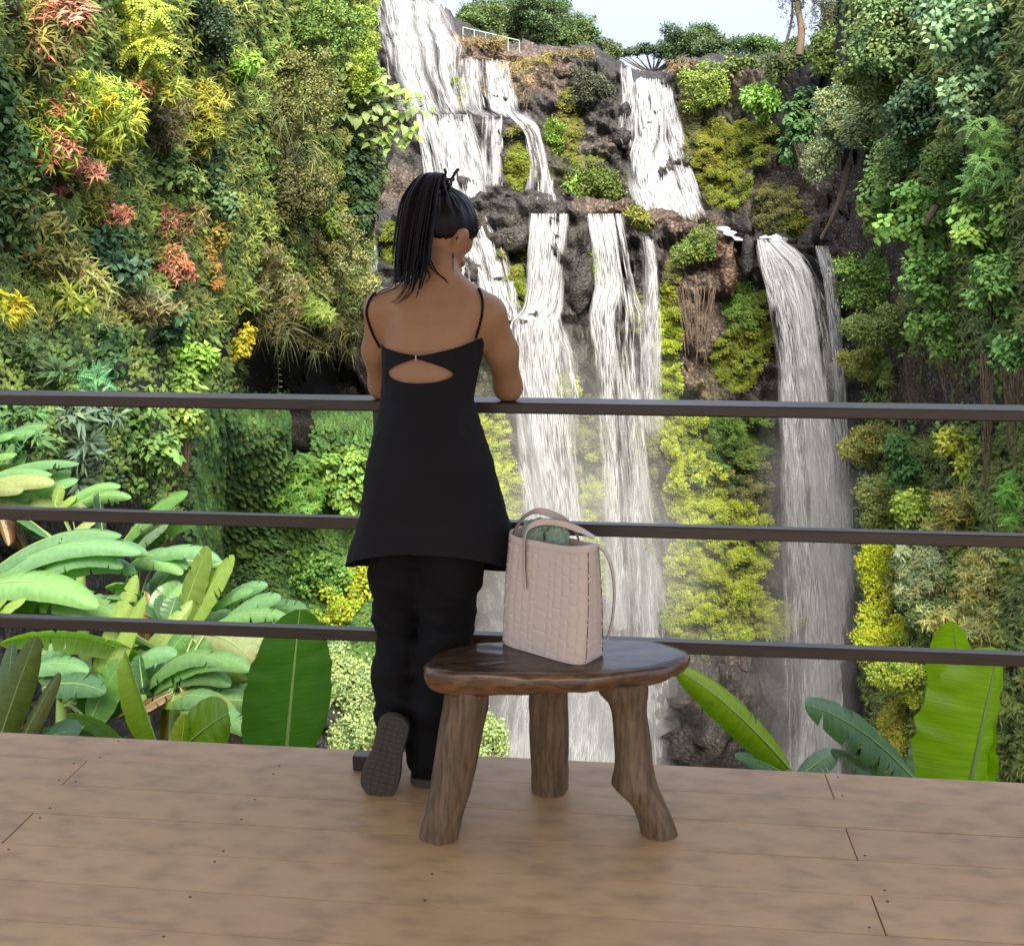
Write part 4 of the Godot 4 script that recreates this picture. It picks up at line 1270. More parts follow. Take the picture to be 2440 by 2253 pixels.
	for k in 60:
		var u := 1575 + rnd(-60, 50)
		var deep := rnd(-0.8, 0.8)
		var length := rnd(60, 170) * (1.0 if u > 1530 else 0.6)
		var path := []
		for j in 7:
			path.append(pz(u + rnd(-3, 3) + 8 * sin(k + j * 0.5), -95 + length * j / 6.0, -58 + deep) - t0)
			places.append(Transform3D(spray_basis(Vector3(rnd(-1, 1), rnd(-0.2, 0.6), rnd(-1, 1)), 0.12), path[-1]))
			tints.append(tint(lin(0.09, 0.10, 0.065)))
		twig.tube(path, [0.022, 0.02, 0.018, 0.016, 0.013, 0.01, 0.007], 4, Color(0.8, 0.75, 0.75))
	part("branch", twig.build(), M.bark, droop)
	sprays("small", places, tints, M.leaf, droop, "crown")
	# boulders
	for a in [["rounded reddish boulder at the left end of the ledge", 1218, 404, -60.0, 24, 14, lin(0.25, 0.165, 0.125)], ["long brown boulder under the square falls", 1290, 428, -59.6, 46, 18, lin(0.20, 0.12, 0.09)], ["brown boulder at the right end of the long one", 1340, 446, -58.8, 28, 14, lin(0.17, 0.105, 0.08)],
		["reddish broken block on the ridge above the dark shrub", 1108, 140, -68.4, 24, 16, lin(0.23, 0.14, 0.11)], ["smaller broken block beneath the reddish one", 1128, 165, -67.6, 16, 20, lin(0.22, 0.14, 0.11)], ["grey-pink slab on the rock face above the ledge bush", 1140, 320, -65.2, 34, 12, lin(0.17, 0.13, 0.12)],
		["black wet rock between the trickles and the square falls", 1222, 218, -67.2, 14, 20, lin(0.045, 0.042, 0.046)], ["second black wet rock below the first", 1216, 268, -66.0, 18, 20, lin(0.045, 0.042, 0.046)], ["dark cobbled outcrop left of the twin-headed falls", 1000, 470, -58.6, 34, 24, lin(0.11, 0.095, 0.09)],
		["black rock nose between the two lower falls", 1135, 560, -57.8, 24, 60, lin(0.06, 0.056, 0.058)], ["orange earth column at the left of the tallest falls", 1424, 535, -56.0, 18, 46, lin(0.27, 0.15, 0.09)], ["black rock lip at the left of the tallest falls", 1462, 500, -55.8, 14, 40, lin(0.05, 0.047, 0.052)],
		["grey rock in the yellow moss at the middle rail", 1432, 1052, -55.0, 20, 16, lin(0.10, 0.085, 0.085)], ["dark wet rock mass at the foot of the mossy buttress", 1400, 1410, -52.6, 90, 110, lin(0.085, 0.075, 0.073)], ["dark rock right of the tallest falls' foot", 1725, 1390, -49.6, 30, 60, lin(0.08, 0.07, 0.07)]]:
		boulder(a[0], a[1], a[2], a[3], a[4], a[5], a[6])


func build_handrail() -> void:
	var base := pz(905, 84, -70.2)
	var root := thing("handrail", "thin pale green handrail along the ridge above the falls", "handrail", base)
	var posts := []
	for k in 6:
		posts.append(pz(905 + k * 22, 86 + k * 5.2, -70.2) - base)
	var bar := MB.new()
	bar.tube(posts.map(func(p): return p + Vector3(0, 1.0, 0)), posts.map(func(_p): return 0.03), 6)
	part("rail", bar.build(), M.green_paint, root)
	for p in posts:
		var post := MB.new()
		post.tube([p - Vector3(0, 0.8, 0), p + Vector3(0, 1.0, 0)], [0.03, 0.03], 6)
		part("post", post.build(), M.green_paint, root)


func boulder(label: String, u: float, v: float, z: float, ru: float, rv: float, col: Color) -> void:
	var mid := pz(u, v, z)
	var s := unit_at(mid)
	var mb := MB.new()
	var rings := []
	var off := rnd(0, 90)
	for a in 19:
		var th := PI * a / 18.0
		var ring := PackedInt32Array()
		for b in 28:
			var ph := TAU * b / 28.0
			var d := Vector3(sin(th) * cos(ph), cos(th), sin(th) * sin(ph))
			var p := d * Vector3(ru, rv, minf(ru, rv) * 1.1) * s
			var q := p + Vector3(off, 0, off)
			var k := 1.0 + rock_noise.get_noise_3dv(q * 1.6) * 0.30 + fine_noise.get_noise_3dv(q * 2.5) * 0.16
			var g := 0.85 + 0.5 * fine_noise.get_noise_3dv(q * 4.0)
			ring.append(mb.add(p * k, Color(col.r * g, col.g * g, col.b * g)))
		rings.append(ring)
	mb.skin(rings)
	single("boulder", mb.build(), M.rock, label, "rock", "rocks on the falls").position = mid


# ---------------------------------------------------------------- bananas

# A leaf from its base to its tip (points), arched upwards; roll turns the blade about its midrib, fold lets the halves hang or rise
func banana_leaf(root: Node3D, crown: Vector3, base: Vector3, tip: Vector3, arch: float, width: float, col: Color, roll := 0.0, fold := 0.35, tears := 3, end_col := Color(0, 0, 0, 0)) -> void:
	var o := root.position
	var length := base.distance_to(tip)
	var path := bezier(base - o, base.lerp(tip, 0.55) + Vector3(0, arch, 0) - o, tip - o, 26)
	var mb := MB.new()
	var cut := {}
	for k in tears * 2:
		cut[rng.randi_range(4, 23) * (1 if rng.randf() < 0.5 else -1)] = rnd(0.35, 0.9)
	for s in [-1.0, 1.0]:
		var rings := []
		var seed_ := rnd(0, 99)
		for k in 27:
			var t := k / 26.0
			var along: Vector3 = (path[mini(k + 1, 26)] - path[maxi(k - 1, 0)]).normalized()
			var flat := along.cross(Vector3.UP).normalized()
			var up := flat.cross(along)
			var across_ := flat.rotated(along, roll)
			var n := up.rotated(along, roll)
			var half := width * 0.5 * pow(sin(PI * pow(clampf(t * 0.985 + 0.012, 0, 1), 0.78)), 0.46)
			var passes := 1
			var torn := 0.0
			if cut.has(k * int(s)):
				passes = 2
				torn = cut[k * int(s)]
			for w in passes:
				var row := PackedInt32Array()
				for e in 5:
					var f := e / 4.0
					var wave := sin(t * 34.0 + seed_) * 0.02 + fine_noise.get_noise_2d(t * 22.0 + seed_, e * 0.6) * 0.05
					var p: Vector3 = path[k] + across_ * s * half * f * cos(fold * f) - n * half * (sin(fold) * f * f + wave * f)
					if passes == 2:
						p += along * (w - 0.5) * 2.0 * length * 0.022 * torn * smoothstep(1.0 - torn, 1.0, f)
					var c := col * (0.92 + 0.12 * (1.0 - f) + fine_noise.get_noise_2d(t * 9.0 + seed_, f * 3.0) * 0.18)
					if end_col.a > 0:
						c = c.lerp(end_col, smoothstep(0.72, 0.98, t + fine_noise.get_noise_2d(f * 4.0, t * 8.0) * 0.1))
					row.append(mb.add(p, c, Vector2(f * s * 0.5 + 0.5, t * length)))
				rings.append([row, w == 1])
		for k in rings.size() - 1:
			if rings[k + 1][1]:
				continue
			var a: PackedInt32Array = rings[k][0]
			var b: PackedInt32Array = rings[k + 1][0]
			for e in 4:
				if s > 0:
					mb.quad(a[e], a[e + 1], b[e + 1], b[e])
				else:
					mb.quad(a[e], b[e], b[e + 1], a[e + 1])
	var leaf := part("leaf", mb.build(), M.banana, root)
	var rib := MB.new()
	var stalk := bezier(crown - o, (crown - o).lerp(base - o, 0.5) + Vector3(0, 0.1, 0), base - o, 5)
	var thick := clampf(width * 0.026, 0.005, 0.015)
	var radii := [thick * 1.7, thick * 1.6, thick * 1.5, thick * 1.3, thick * 1.2]
	var line := stalk.slice(0, 5)
	for k in range(0, 27, 2):
		var along2: Vector3 = (path[mini(k + 1, 26)] - path[maxi(k - 1, 0)]).normalized()
		line.append(path[k] + along2.cross(Vector3.UP).cross(along2).normalized().rotated(along2, roll) * thick * 0.1)
		radii.append(thick * (1.1 - 0.95 * k / 26.0))
	rib.tube(line, radii, 6, Color(1, 1, 1))
	part("midrib", rib.build(), M.midrib, leaf)


func banana_plant(label: String, cu: float, cv: float, z: float, leaves: Array) -> void:
	var crown := pz(cu, cv, z)
	var foot := Vector3(crown.x - 0.1, ground_height(crown.x, crown.z) - 0.1, crown.z + 0.1)
	if foot.y > crown.y - 0.5:
		foot.y = crown.y - 0.5
	var root := thing("banana_plant", label, "banana plant", foot, "banana plants below the deck")
	var mb := MB.new()
	mb.tube(bezier(Vector3.ZERO, Vector3(0.05, (crown.y - foot.y) * 0.5, 0), crown - foot + Vector3(0, 0.05, 0), 6), [0.12, 0.11, 0.10, 0.09, 0.08, 0.065, 0.05], 9, Color(0.75, 0.75, 0.75))
	part("stem", mb.build(), M.midrib, root)
	for a in leaves:
		# [base u, base v, tip u, tip v, base z, tip z, arch, width in picture units, colour, roll, fold, tears, end colour]
		var b := pz(a[0], a[1], a[4])
		var t := pz(a[2], a[3], a[5])
		for extra in (rng.randi_range(1, 2) if z < -6.0 else 0):  # a second leaf of the same fan, behind the first
			var swing := Vector3(rnd(-0.5, 0.35), rnd(-0.45, 0.12), rnd(-0.6, -0.1))
			banana_leaf(root, crown, b + swing * 0.3, t + swing, a[6] * 0.9, a[7] * 1.4 * unit_at(b.lerp(t, 0.5)), (a[8] as Color) * rnd(0.6, 0.95), a[9] + rnd(-0.3, 0.4), a[10], 3)
		banana_leaf(root, crown, b, t, a[6], a[7] * 1.35 * unit_at(b.lerp(t, 0.5)), a[8], a[9], a[10], a[11], a[12] if a.size() > 12 else Color(0, 0, 0, 0))


func build_bananas() -> void:
	rng.seed = 41
	var c1 := lin(0.19, 0.39, 0.18)  # pale mint: sky sheen is painted into this green and the next
	var c2 := lin(0.21, 0.41, 0.145)
	var c3 := lin(0.13, 0.29, 0.08)
	var c4 := lin(0.09, 0.20, 0.09)
	var dusty := lin(0.16, 0.24, 0.16)
	var sunny := lin(0.27, 0.40, 0.09)
	var creamy := lin(0.36, 0.42, 0.19)
	var brown := Color(0.28, 0.17, 0.08)
	# measured in source pixels of the photograph, hence the division by K
	var q := func(l: Array): return l.map(func(a): return [a[0] / K, a[1] / K, a[2] / K, a[3] / K, a[4], a[5], a[6], a[7] / K] + a.slice(8))
	banana_plant("banana plant furthest back at the left edge, below the rail", -60 / K, 1240 / K, -12.0, q.call([
		[-60, 1150, 122, 1132, -12.0, -11.2, 0.22, 34, c1, 0.5, 0.5, 1], [-70, 1168, 128, 1152, -11.8, -11.0, 0.16, 40, creamy, 0.9, 0.4, 1], [20, 1226, 184, 1146, -11.8, -11.4, 0.20, 44, c1, 0.6, 0.3, 2], [-10, 1200, 20, 1300, -11.8, -11.6, 0.0, 44, lin(0.24, 0.13, 0.06), 0.8, 0.9, 3], [-40, 1230, 60, 1080, -12.0, -12.4, 0.1, 40, c3, 0.2, 0.4, 2],
		[-20, 1050, 30, 1040, -12.2, -11.8, 0.1, 34, c1, 0.5, 0.4, 1], [-40, 1100, 36, 1085, -12.2, -11.8, 0.1, 30, c2, 0.5, 0.4, 1]]))
	banana_plant("banana plant with an upright bluish leaf behind the middle rail", 190 / K, 1330 / K, -11.0, q.call([
		[140, 1212, 286, 1160, -11.0, -10.6, 0.22, 30, c2, 0.7, 0.5, 1], [140, 1212, 180, 1188, -10.9, -10.8, 0.05, 22, sunny, 0.9, 0.2, 0], [246, 1300, 234, 1150, -10.9, -11.2, 0.0, 52, dusty, 1.2, 0.1, 1], [285, 1300, 446, 1176, -10.8, -10.4, 0.22, 48, c3, 0.8, 0.3, 2],
		[320, 1310, 400, 1250, -10.7, -10.5, 0.1, 34, dusty, 0.9, 0.3, 2], [120, 1280, 0, 1225, -11.2, -11.6, 0.2, 44, c4, 0.5, 0.4, 2], [150, 1290, 230, 1240, -11.0, -10.8, 0.1, 34, creamy, 0.7, 0.3, 1]]))
	banana_plant("banana plant with the longest arching leaf above the lowest rail", -30 / K, 1460 / K, -9.8, q.call([
		[-40, 1400, 335, 1318, -9.9, -9.0, 0.50, 56, c1, 0.6, 0.45, 2], [-90, 1420, 232, 1446, -9.6, -8.9, 0.42, 70, c2, 0.7, 0.4, 2], [60, 1400, 292, 1352, -9.6, -9.2, 0.42, 46, c1, 0.6, 0.5, 2], [20, 1440, 120, 1340, -9.5, -9.8, 0.1, 50, c3, 0.4, 0.3, 1],
		[-30, 1480, 60, 1430, -9.3, -9.1, 0.1, 60, sunny, 0.5, 0.2, 2]]))
	banana_plant("banana plant with two crossing leaves right of the long arch", 330 / K, 1440 / K, -9.6, q.call([
		[325, 1345, 524, 1338, -9.6, -9.0, 0.30, 42, c1, 0.6, 0.5, 2], [335, 1345, 434, 1368, -9.5, -9.2, 0.18, 36, c2, 0.6, 0.5, 1], [300, 1430, 300, 1350, -9.6, -9.6, 0.0, 22, sunny, 0.3, 0.2, 0], [330, 1420, 250, 1400, -9.4, -9.2, 0.15, 50, c2, 0.7, 0.4, 2],
		[345, 1410, 330, 1500, -9.4, -9.3, 0.0, 36, lin(0.28, 0.17, 0.07), 0.7, 0.9, 3], [360, 1420, 450, 1330, -9.8, -9.9, 0.08, 60, c4, 0.9, 0.2, 1], [350, 1440, 430, 1400, -9.3, -9.2, 0.12, 44, dusty, 0.8, 0.3, 2]]))
	banana_plant("banana plant with the tall feather-shaped leaf", 440 / K, 1560 / K, -8.8, q.call([
		[442, 1500, 558, 1326, -8.8, -8.6, 0.06, 62, sunny, 1.0, 0.15, 2], [505, 1450, 600, 1410, -8.9, -8.6, 0.12, 34, c1, 0.7, 0.4, 1], [515, 1495, 668, 1426, -8.7, -8.3, 0.16, 46, c1, 0.8, 0.35, 2], [500, 1495, 684, 1472, -8.5, -8.0, 0.16, 36, c2, 0.8, 0.4, 5],
		[380, 1470, 470, 1400, -8.9, -9.0, 0.14, 46, c2, 0.8, 0.3, 2], [400, 1480, 420, 1420, -8.7, -8.8, 0.0, 40, c4, 0.9, 0.2, 2]]))
	banana_plant("banana plant whose drooping leaf has a dry brown tip", 420 / K, 1660 / K, -7.4, q.call([
		[362, 1645, 598, 1598, -7.5, -7.0, 0.36, 54, c2, 0.6, 0.45, 2], [395, 1615, 525, 1522, -7.7, -7.6, 0.14, 46, c3, 0.7, 0.35, 1], [488, 1512, 618, 1596, -7.7, -7.2, 0.16, 60, creamy, 0.9, 0.35, 3, brown], [385, 1675, 562, 1706, -7.2, -6.8, 0.22, 48, sunny, 0.6, 0.45, 2],
		[410, 1650, 300, 1720, -7.2, -7.0, 0.05, 40, lin(0.26, 0.16, 0.07), 0.6, 0.8, 3], [430, 1640, 470, 1740, -7.3, -7.2, 0.0, 34, lin(0.30, 0.19, 0.08), 0.9, 0.9, 3], [430, 1690, 592, 1752, -7.0, -6.6, 0.18, 50, c2, 0.7, 0.4, 3], [560, 1520, 640, 1560, -7.9, -7.6, 0.1, 60, creamy, 0.8, 0.3, 3], [480, 1640, 600, 1660, -7.6, -7.2, 0.1, 60, c1, 0.8, 0.3, 3]]))
	banana_plant("banana plant with a broad level leaf behind the lowest rail", 150 / K, 1680 / K, -7.6, q.call([
		[330, 1560, 0, 1535, -7.6, -7.2, 0.22, 78, lin(0.24, 0.37, 0.11), 0.9, 0.3, 4], [215, 1712, 345, 1420, -7.4, -7.6, 0.05, 44, sunny, 0.7, 0.25, 0], [212, 1722, 290, 1575, -7.2, -7.2, 0.03, 72, c3, 1.1, 0.1, 2], [60, 1600, 210, 1602, -7.4, -7.2, 0.15, 44, c1, 0.7, 0.4, 2],
		[300, 1600, 420, 1560, -7.5, -7.4, 0.16, 44, c1, 0.7, 0.4, 2], [100, 1640, 250, 1650, -7.2, -7.0, 0.12, 52, c4, 0.8, 0.3, 2], [340, 1640, 330, 1560, -7.3, -7.4, 0.0, 50, c4, 0.8, 0.2, 2]]))
	banana_plant("banana plant with a half-rolled yellow-green leaf by the deck edge", 372 / K, 1800 / K, -5.6, q.call([
		[378, 1790, 298, 1548, -5.6, -5.7, 0.0, 76, lin(0.20, 0.33, 0.02), 0.9, 1.1, 0], [300, 1790, 160, 1700, -5.5, -5.3, 0.1, 60, dusty, 0.8, 0.3, 2], [420, 1800, 545, 1700, -5.6, -5.5, 0.05, 120, lin(0.15, 0.28, 0.015), 1.1, 0.2, 1], [430, 1790, 440, 1700, -5.5, -5.6, 0.0, 40, lin(0.3, 0.38, 0.03), 1.0, 0.3, 0],
		[240, 1790, 100, 1740, -5.4, -5.2, 0.08, 70, c4, 0.9, 0.2, 2]]))
	banana_plant("banana plant with one great dark upright leaf left of the woman", 672 / K, 1900 / K, -5.4, q.call([
		[676, 1840, 714, 1452, -5.4, -5.6, 0.02, 200, lin(0.075, 0.20, 0.025), 1.35, 0.06, 0]]))
	banana_plant("shaded olive banana shoots closest to the deck at far left", 0 / K, 1860 / K, -4.4, q.call([
		[-10, 1790, 86, 1515, -4.4, -4.6, 0.02, 60, lin(0.12, 0.16, 0.03), 0.7, 0.3, 0], [40, 1790, 142, 1602, -4.4, -4.5, 0.02, 44, lin(0.15, 0.16, 0.04), 0.6, 0.3, 0], [0, 1780, 30, 1530, -4.5, -4.7, 0.0, 40, dusty, 0.8, 0.2, 0], [60, 1800, 190, 1745, -4.4, -4.3, 0.08, 70, c4, 0.7, 0.2, 1]]))
	banana_plant("great backlit banana plant at the right edge of the deck", 2300 / K, 1960 / K, -4.4, q.call([
		[2330, 1900, 2270, 1482, -4.7, -4.9, 0.0, 190, lin(0.38, 0.54, 0.015), 1.35, 0.15, 0], [2296, 1930, 2380, 1545, -4.3, -4.5, 0.02, 330, lin(0.31, 0.50, 0.015), 1.45, 0.25, 0]]))  # backlight is painted into these bright yellow-green leaf colours
	banana_plant("torn grey-green banana leaf arching behind the deck edge at right", 2230 / K, 1960 / K, -5.2, q.call([
		[2200, 1880, 1918, 1678, -5.2, -5.0, 0.14, 96, lin(0.12, 0.24, 0.12), -0.7, 0.3, 6], [2180, 1880, 2196, 1740, -5.2, -5.3, 0.0, 50, dusty, 1.0, 0.2, 0], [2160, 1900, 1980, 1790, -5.1, -5.0, 0.05, 50, dusty, -0.6, 0.3, 3]]))
	banana_plant("narrow curling banana leaf beside the stool's right end", 1900 / K, 1900 / K, -5.6, q.call([
		[1880, 1830, 1612, 1594, -5.6, -5.4, 0.10, 74, lin(0.24, 0.36, 0.02), -1.15, 0.6, 1], [1880, 1850, 1752, 1800, -5.6, -5.5, 0.05, 40, c4, -0.5, 0.3, 1], [1900, 1860, 2000, 1790, -5.7, -5.7, 0.05, 50, dusty, 0.6, 0.3, 2]]))


# ---------------------------------------------------------------- deck, rail, roof

func build_deck() -> void:
	rng.seed = 3
	var deck := thing("deck", "pale brown plank floor of the viewing deck", "deck", Vector3.ZERO, "", "structure")
	var z := -2.811
	var wide := 0.1435
	var row := 0
	while z < 2.0:
		var cuts := [-5.0, -3.66, 0.606, 5.0] if row % 2 == 0 else [-5.0, -1.52, 2.74, 5.0]
		for k in cuts.size() - 1:
			var mb := MB.new()
			var g := rnd(0.96, 1.04)
			var col := Color(0.365 * g, 0.240 * g * rnd(0.98, 1.02), 0.124 * g * rnd(0.96, 1.04))
			var lift := rnd(-0.0007, 0.0007)
			mb.box(Vector3(cuts[k] + 0.0014, -0.03 + lift, z + 0.0002), Vector3(cuts[k + 1] - 0.0014, lift, z + wide - 0.0002), col, 0.0008)
			var plank := part("plank", mb.build(false), M.deck, deck)
			var nails := MB.new()
			var n_any := false
			var x: float = cuts[k] + 0.028
			var spots := [x]
			while x < cuts[k + 1] - 0.35:
				x += 0.535
				if x < cuts[k + 1] - 0.1:
					spots.append(x)
			spots.append(cuts[k + 1] - 0.028)
			if z < 0.4:
				for s in spots:
					for e in [0.022, wide - 0.024]:
						if rng.randf() < 0.45:
							continue
						var at := Vector3(s + rnd(-0.006, 0.006), lift + 0.0006, z + e + rnd(-0.004, 0.004))
						nails.tube([at - Vector3(0, 0.004, 0), at], [0.0042, 0.0036], 8)
						n_any = true
			if n_any:
				part("nail", nails.build(), M.nail, plank)
		z += wide + rnd(0.0006, 0.0018)
		row += 1
	var under := MB.new()
	under.box(Vector3(-5.0, -0.20, -2.795), Vector3(5.0, -0.034, -2.74), Color(0.3, 0.2, 0.13), 0.004)
	part("edge_beam", under.build(false), M.deck, deck)
	for k in 20:
		var joist := MB.new()
		joist.box(Vector3(-4.7 + k * 0.5, -0.19, -2.735), Vector3(-4.65 + k * 0.5, -0.034, 1.95), Color(0.3, 0.2, 0.13), 0.003)
		part("joist", joist.build(false), M.deck, deck)
	# the railing: a flat hand rail, two slim rails, posts
	var rail := thing("railing", "dark brown wooden railing with three rails along the deck edge", "railing", Vector3(0, 0, -2.82))
	var hand := MB.new()
	hand.box(Vector3(-5, 1.020, 0.008 - 0.10), Vector3(5, 1.050, 0.014), Color.WHITE, 0.004)
	part("hand_rail", hand.build(false), M.rail, rail)
	for y in [0.714, 0.378]:
		var bar := MB.new()
		bar.box(Vector3(-5, y - 0.034, -0.022), Vector3(5, y, 0.014), Color.WHITE, 0.003)
		part("rail", bar.build(false), M.rail, rail)
	for x in [-0.660, -4.4, 3.1]:
		var post := MB.new()
		post.box(Vector3(x - 0.024, -0.03, -0.075), Vector3(x + 0.024, 1.0195, -0.0225), Color.WHITE, 0.003)
		var p := part("post", post.build(false), M.rail, rail)
		var shoe := MB.new()
		shoe.box(Vector3(x - 0.074, 0.001, 0.095), Vector3(x + 0.04, 0.046, 0.137), Color.WHITE, 0.003)
		shoe.box(Vector3(x - 0.03, 0.001, -0.078), Vector3(x + 0.03, 0.007, 0.094), Color.WHITE, 0.001)
		part("post_foot", shoe.build(false), M.rail, p)
	# the shelter's roof above the deck, out of the picture, shades the floor and the woman
	var roof := thing("roof", "shelter roof over the deck, above the picture", "roof", Vector3.ZERO, "", "structure")
	var slab := MB.new()
	slab.box(Vector3(-3.4, 3.60, -2.9), Vector3(4.2, 3.66, 3.4), Color.WHITE, 0.01)
	part("roof_panel", slab.build(false), M.roof, roof)
	for x in [-3.2, 4.0]:
		for zz in [-2.6, 3.2]:
			var post := MB.new()
			post.box(Vector3(x - 0.07, -0.6, zz - 0.07), Vector3(x + 0.07, 3.598, zz + 0.07), Color.WHITE, 0.006)
			part("roof_post", post.build(false), M.roof, roof)


# ---------------------------------------------------------------- stool and bag

func build_stool() -> void:
	rng.seed = 8
	var c := Vector3(-0.138, 0, -2.485)
	var root := thing("stool", "low three-legged stool cut from a dark polished wood slab", "stool", c)
	# the slab: outline as radius over angle, x to the right, z to the viewer
	var rim := [[-0.335, 0.045], [-0.325, 0.088], [-0.27, 0.112], [-0.18, 0.112], [-0.05, 0.102], [0.08, 0.088], [0.18, 0.062], [0.27, 0.020], [0.325, -0.040], [0.333, -0.082], [0.310, -0.118], [0.25, -0.150], [0.15, -0.160], [0.02, -0.150], [-0.12, -0.120], [-0.23, -0.085], [-0.30, -0.035]]
	var ring_of := func(grow: float, y_left: float, y_right: float, mb: MB, cols: Array) -> PackedInt32Array:
		var pts := []
		for q in rim:
			pts.append(Vector3(q[0], 0, q[1]))
		pts.append(pts[0])
		var path := smooth_path(pts, 5)
		path.pop_back()
		var out := PackedInt32Array()
		for p in path:
			var d := Vector3(p.x, 0, p.z)
			var n := d.normalized()
			var f := clampf((p.x + 0.335) / 0.67, 0.0, 1.0)
			var w: Vector3 = d * (1.0 - 0.02) + n * grow + n * fine_noise.get_noise_3dv(Vector3(p.x * 20, y_left * 40, p.z * 20)) * 0.007 * (1.0 if grow > -0.02 else 0.0)
			w.y = lerpf(y_left, y_right, f) + fine_noise.get_noise_2d(p.x * 14, p.z * 14) * (0.001 if y_left > 0.447 else 0.006)
			var mixn := fine_noise.get_noise_3dv(Vector3(p.x * 16, y_left * 60, p.z * 16))
			out.append(mb.add(w, cols[0].lerp(cols[1], clampf(mixn * 1.8 + 0.35, 0, 1))))
		return out
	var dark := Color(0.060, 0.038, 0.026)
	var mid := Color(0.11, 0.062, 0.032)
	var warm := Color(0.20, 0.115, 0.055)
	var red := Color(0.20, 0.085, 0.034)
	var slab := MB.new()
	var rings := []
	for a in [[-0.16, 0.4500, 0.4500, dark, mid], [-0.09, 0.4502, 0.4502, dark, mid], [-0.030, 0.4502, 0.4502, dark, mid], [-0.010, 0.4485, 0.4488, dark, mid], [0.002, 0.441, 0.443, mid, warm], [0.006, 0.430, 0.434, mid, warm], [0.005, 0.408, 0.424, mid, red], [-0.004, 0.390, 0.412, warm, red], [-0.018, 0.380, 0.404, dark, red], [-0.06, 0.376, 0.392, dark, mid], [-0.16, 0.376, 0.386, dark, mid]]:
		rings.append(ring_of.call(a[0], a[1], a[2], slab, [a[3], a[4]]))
	rings.reverse()
	slab.skin(rings)
	slab.cap(rings[-1])
	slab.cap(rings[0], true)
	part("seat", slab.build(), M.stool_seat, root)
	# three limbs, each a different piece of branch: points [x, y, z, radius] from the floor up
	var limbs := [
		[[-0.431, 0.0, -2.385, 0.050], [-0.419, 0.06, -2.390, 0.050], [-0.398, 0.16, -2.405, 0.052], [-0.378, 0.28, -2.420, 0.054], [-0.366, 0.34, -2.43, 0.056], [-0.360, 0.41, -2.436, 0.057]],
		[[-0.167, 0.0, -2.640, 0.050], [-0.168, 0.05, -2.638, 0.051], [-0.168, 0.16, -2.62, 0.051], [-0.170, 0.28, -2.60, 0.050], [-0.170, 0.41, -2.58, 0.050]],
		[[0.126, 0.0, -2.455, 0.046], [0.116, 0.035, -2.458, 0.045], [0.092, 0.085, -2.462, 0.046], [0.069, 0.125, -2.466, 0.052], [0.058, 0.170, -2.470, 0.050], [0.052, 0.24, -2.475, 0.045], [0.043, 0.31, -2.48, 0.043], [0.036, 0.345, -2.48, 0.048], [0.026, 0.375, -2.48, 0.062], [0.022, 0.41, -2.48, 0.068]],
	]
	for l in limbs:
		var mb := MB.new()
		var pts := smooth_path(l.map(func(p): return Vector3(p[0], p[1], p[2]) - c), 6)
		var rad := []
		for k in pts.size():
			var f: float = float(k) / (pts.size() - 1) * (l.size() - 1)
			var i := mini(int(f), l.size() - 2)
			rad.append(lerpf(l[i][3], l[i + 1][3], f - i))
		var rs := []
		var off := rnd(0, 50)
		for k in pts.size():
			var ring := PackedInt32Array()
			for s in 26:
				var a := TAU * s / 26.0
				var bump := 1.0 + soft_noise.get_noise_3d(cos(a) * 5.0 + off, pts[k].y * 14.0, sin(a) * 5.0) * 0.16 + fine_noise.get_noise_3d(cos(a) * 9.0, pts[k].y * 8.0 + off, sin(a) * 9.0) * 0.06
				var p: Vector3 = pts[k] + Vector3(cos(a), 0, -sin(a)) * rad[k] * bump
				if l.size() > 8 and absf(p.y - 0.115) < 0.05:  # the knob of the crooked limb
					p.x -= 0.020 * (1.0 - absf(p.y - 0.115) / 0.05) * clampf(-cos(a), 0, 1)
				var g := 0.75 + 0.5 * fine_noise.get_noise_3d(cos(a) * 7.0 + off, p.y * 5.0, sin(a) * 7.0)
				ring.append(mb.add(p, Color(g, g * 0.98, g * 0.95)))
			rs.append(ring)
		mb.skin(rs)
		mb.cap(rs[0], true)
		mb.cap(rs[-1])
		part("leg", mb.build(), M.stool_leg, root)


func bag_point(s: float, h: float) -> Array:
	# s runs once round the bag, h from bottom to rim: [place, outward direction]
	var w := lerpf(0.262, 0.244, h) * 0.5
	var d := lerpf(0.130, 0.075, pow(h, 0.8)) * 0.5
	var a := TAU * s
	var e := 0.42
	var x := w * signf(cos(a)) * pow(absf(cos(a)), e)
	var z := d * signf(sin(a)) * pow(absf(sin(a)), e)
	var belly := 1.0 + 0.035 * sin(PI * h)
	var p := Vector3(x * belly, h * 0.292 + 0.006 * sin(a * 2.0 + 0.8) * h, z * belly)
	var n := Vector3(signf(cos(a)) * pow(absf(cos(a)), 2.0 - e) / w, 0.0, signf(sin(a)) * pow(absf(sin(a)), 2.0 - e) / d).normalized()
	return [p, n]


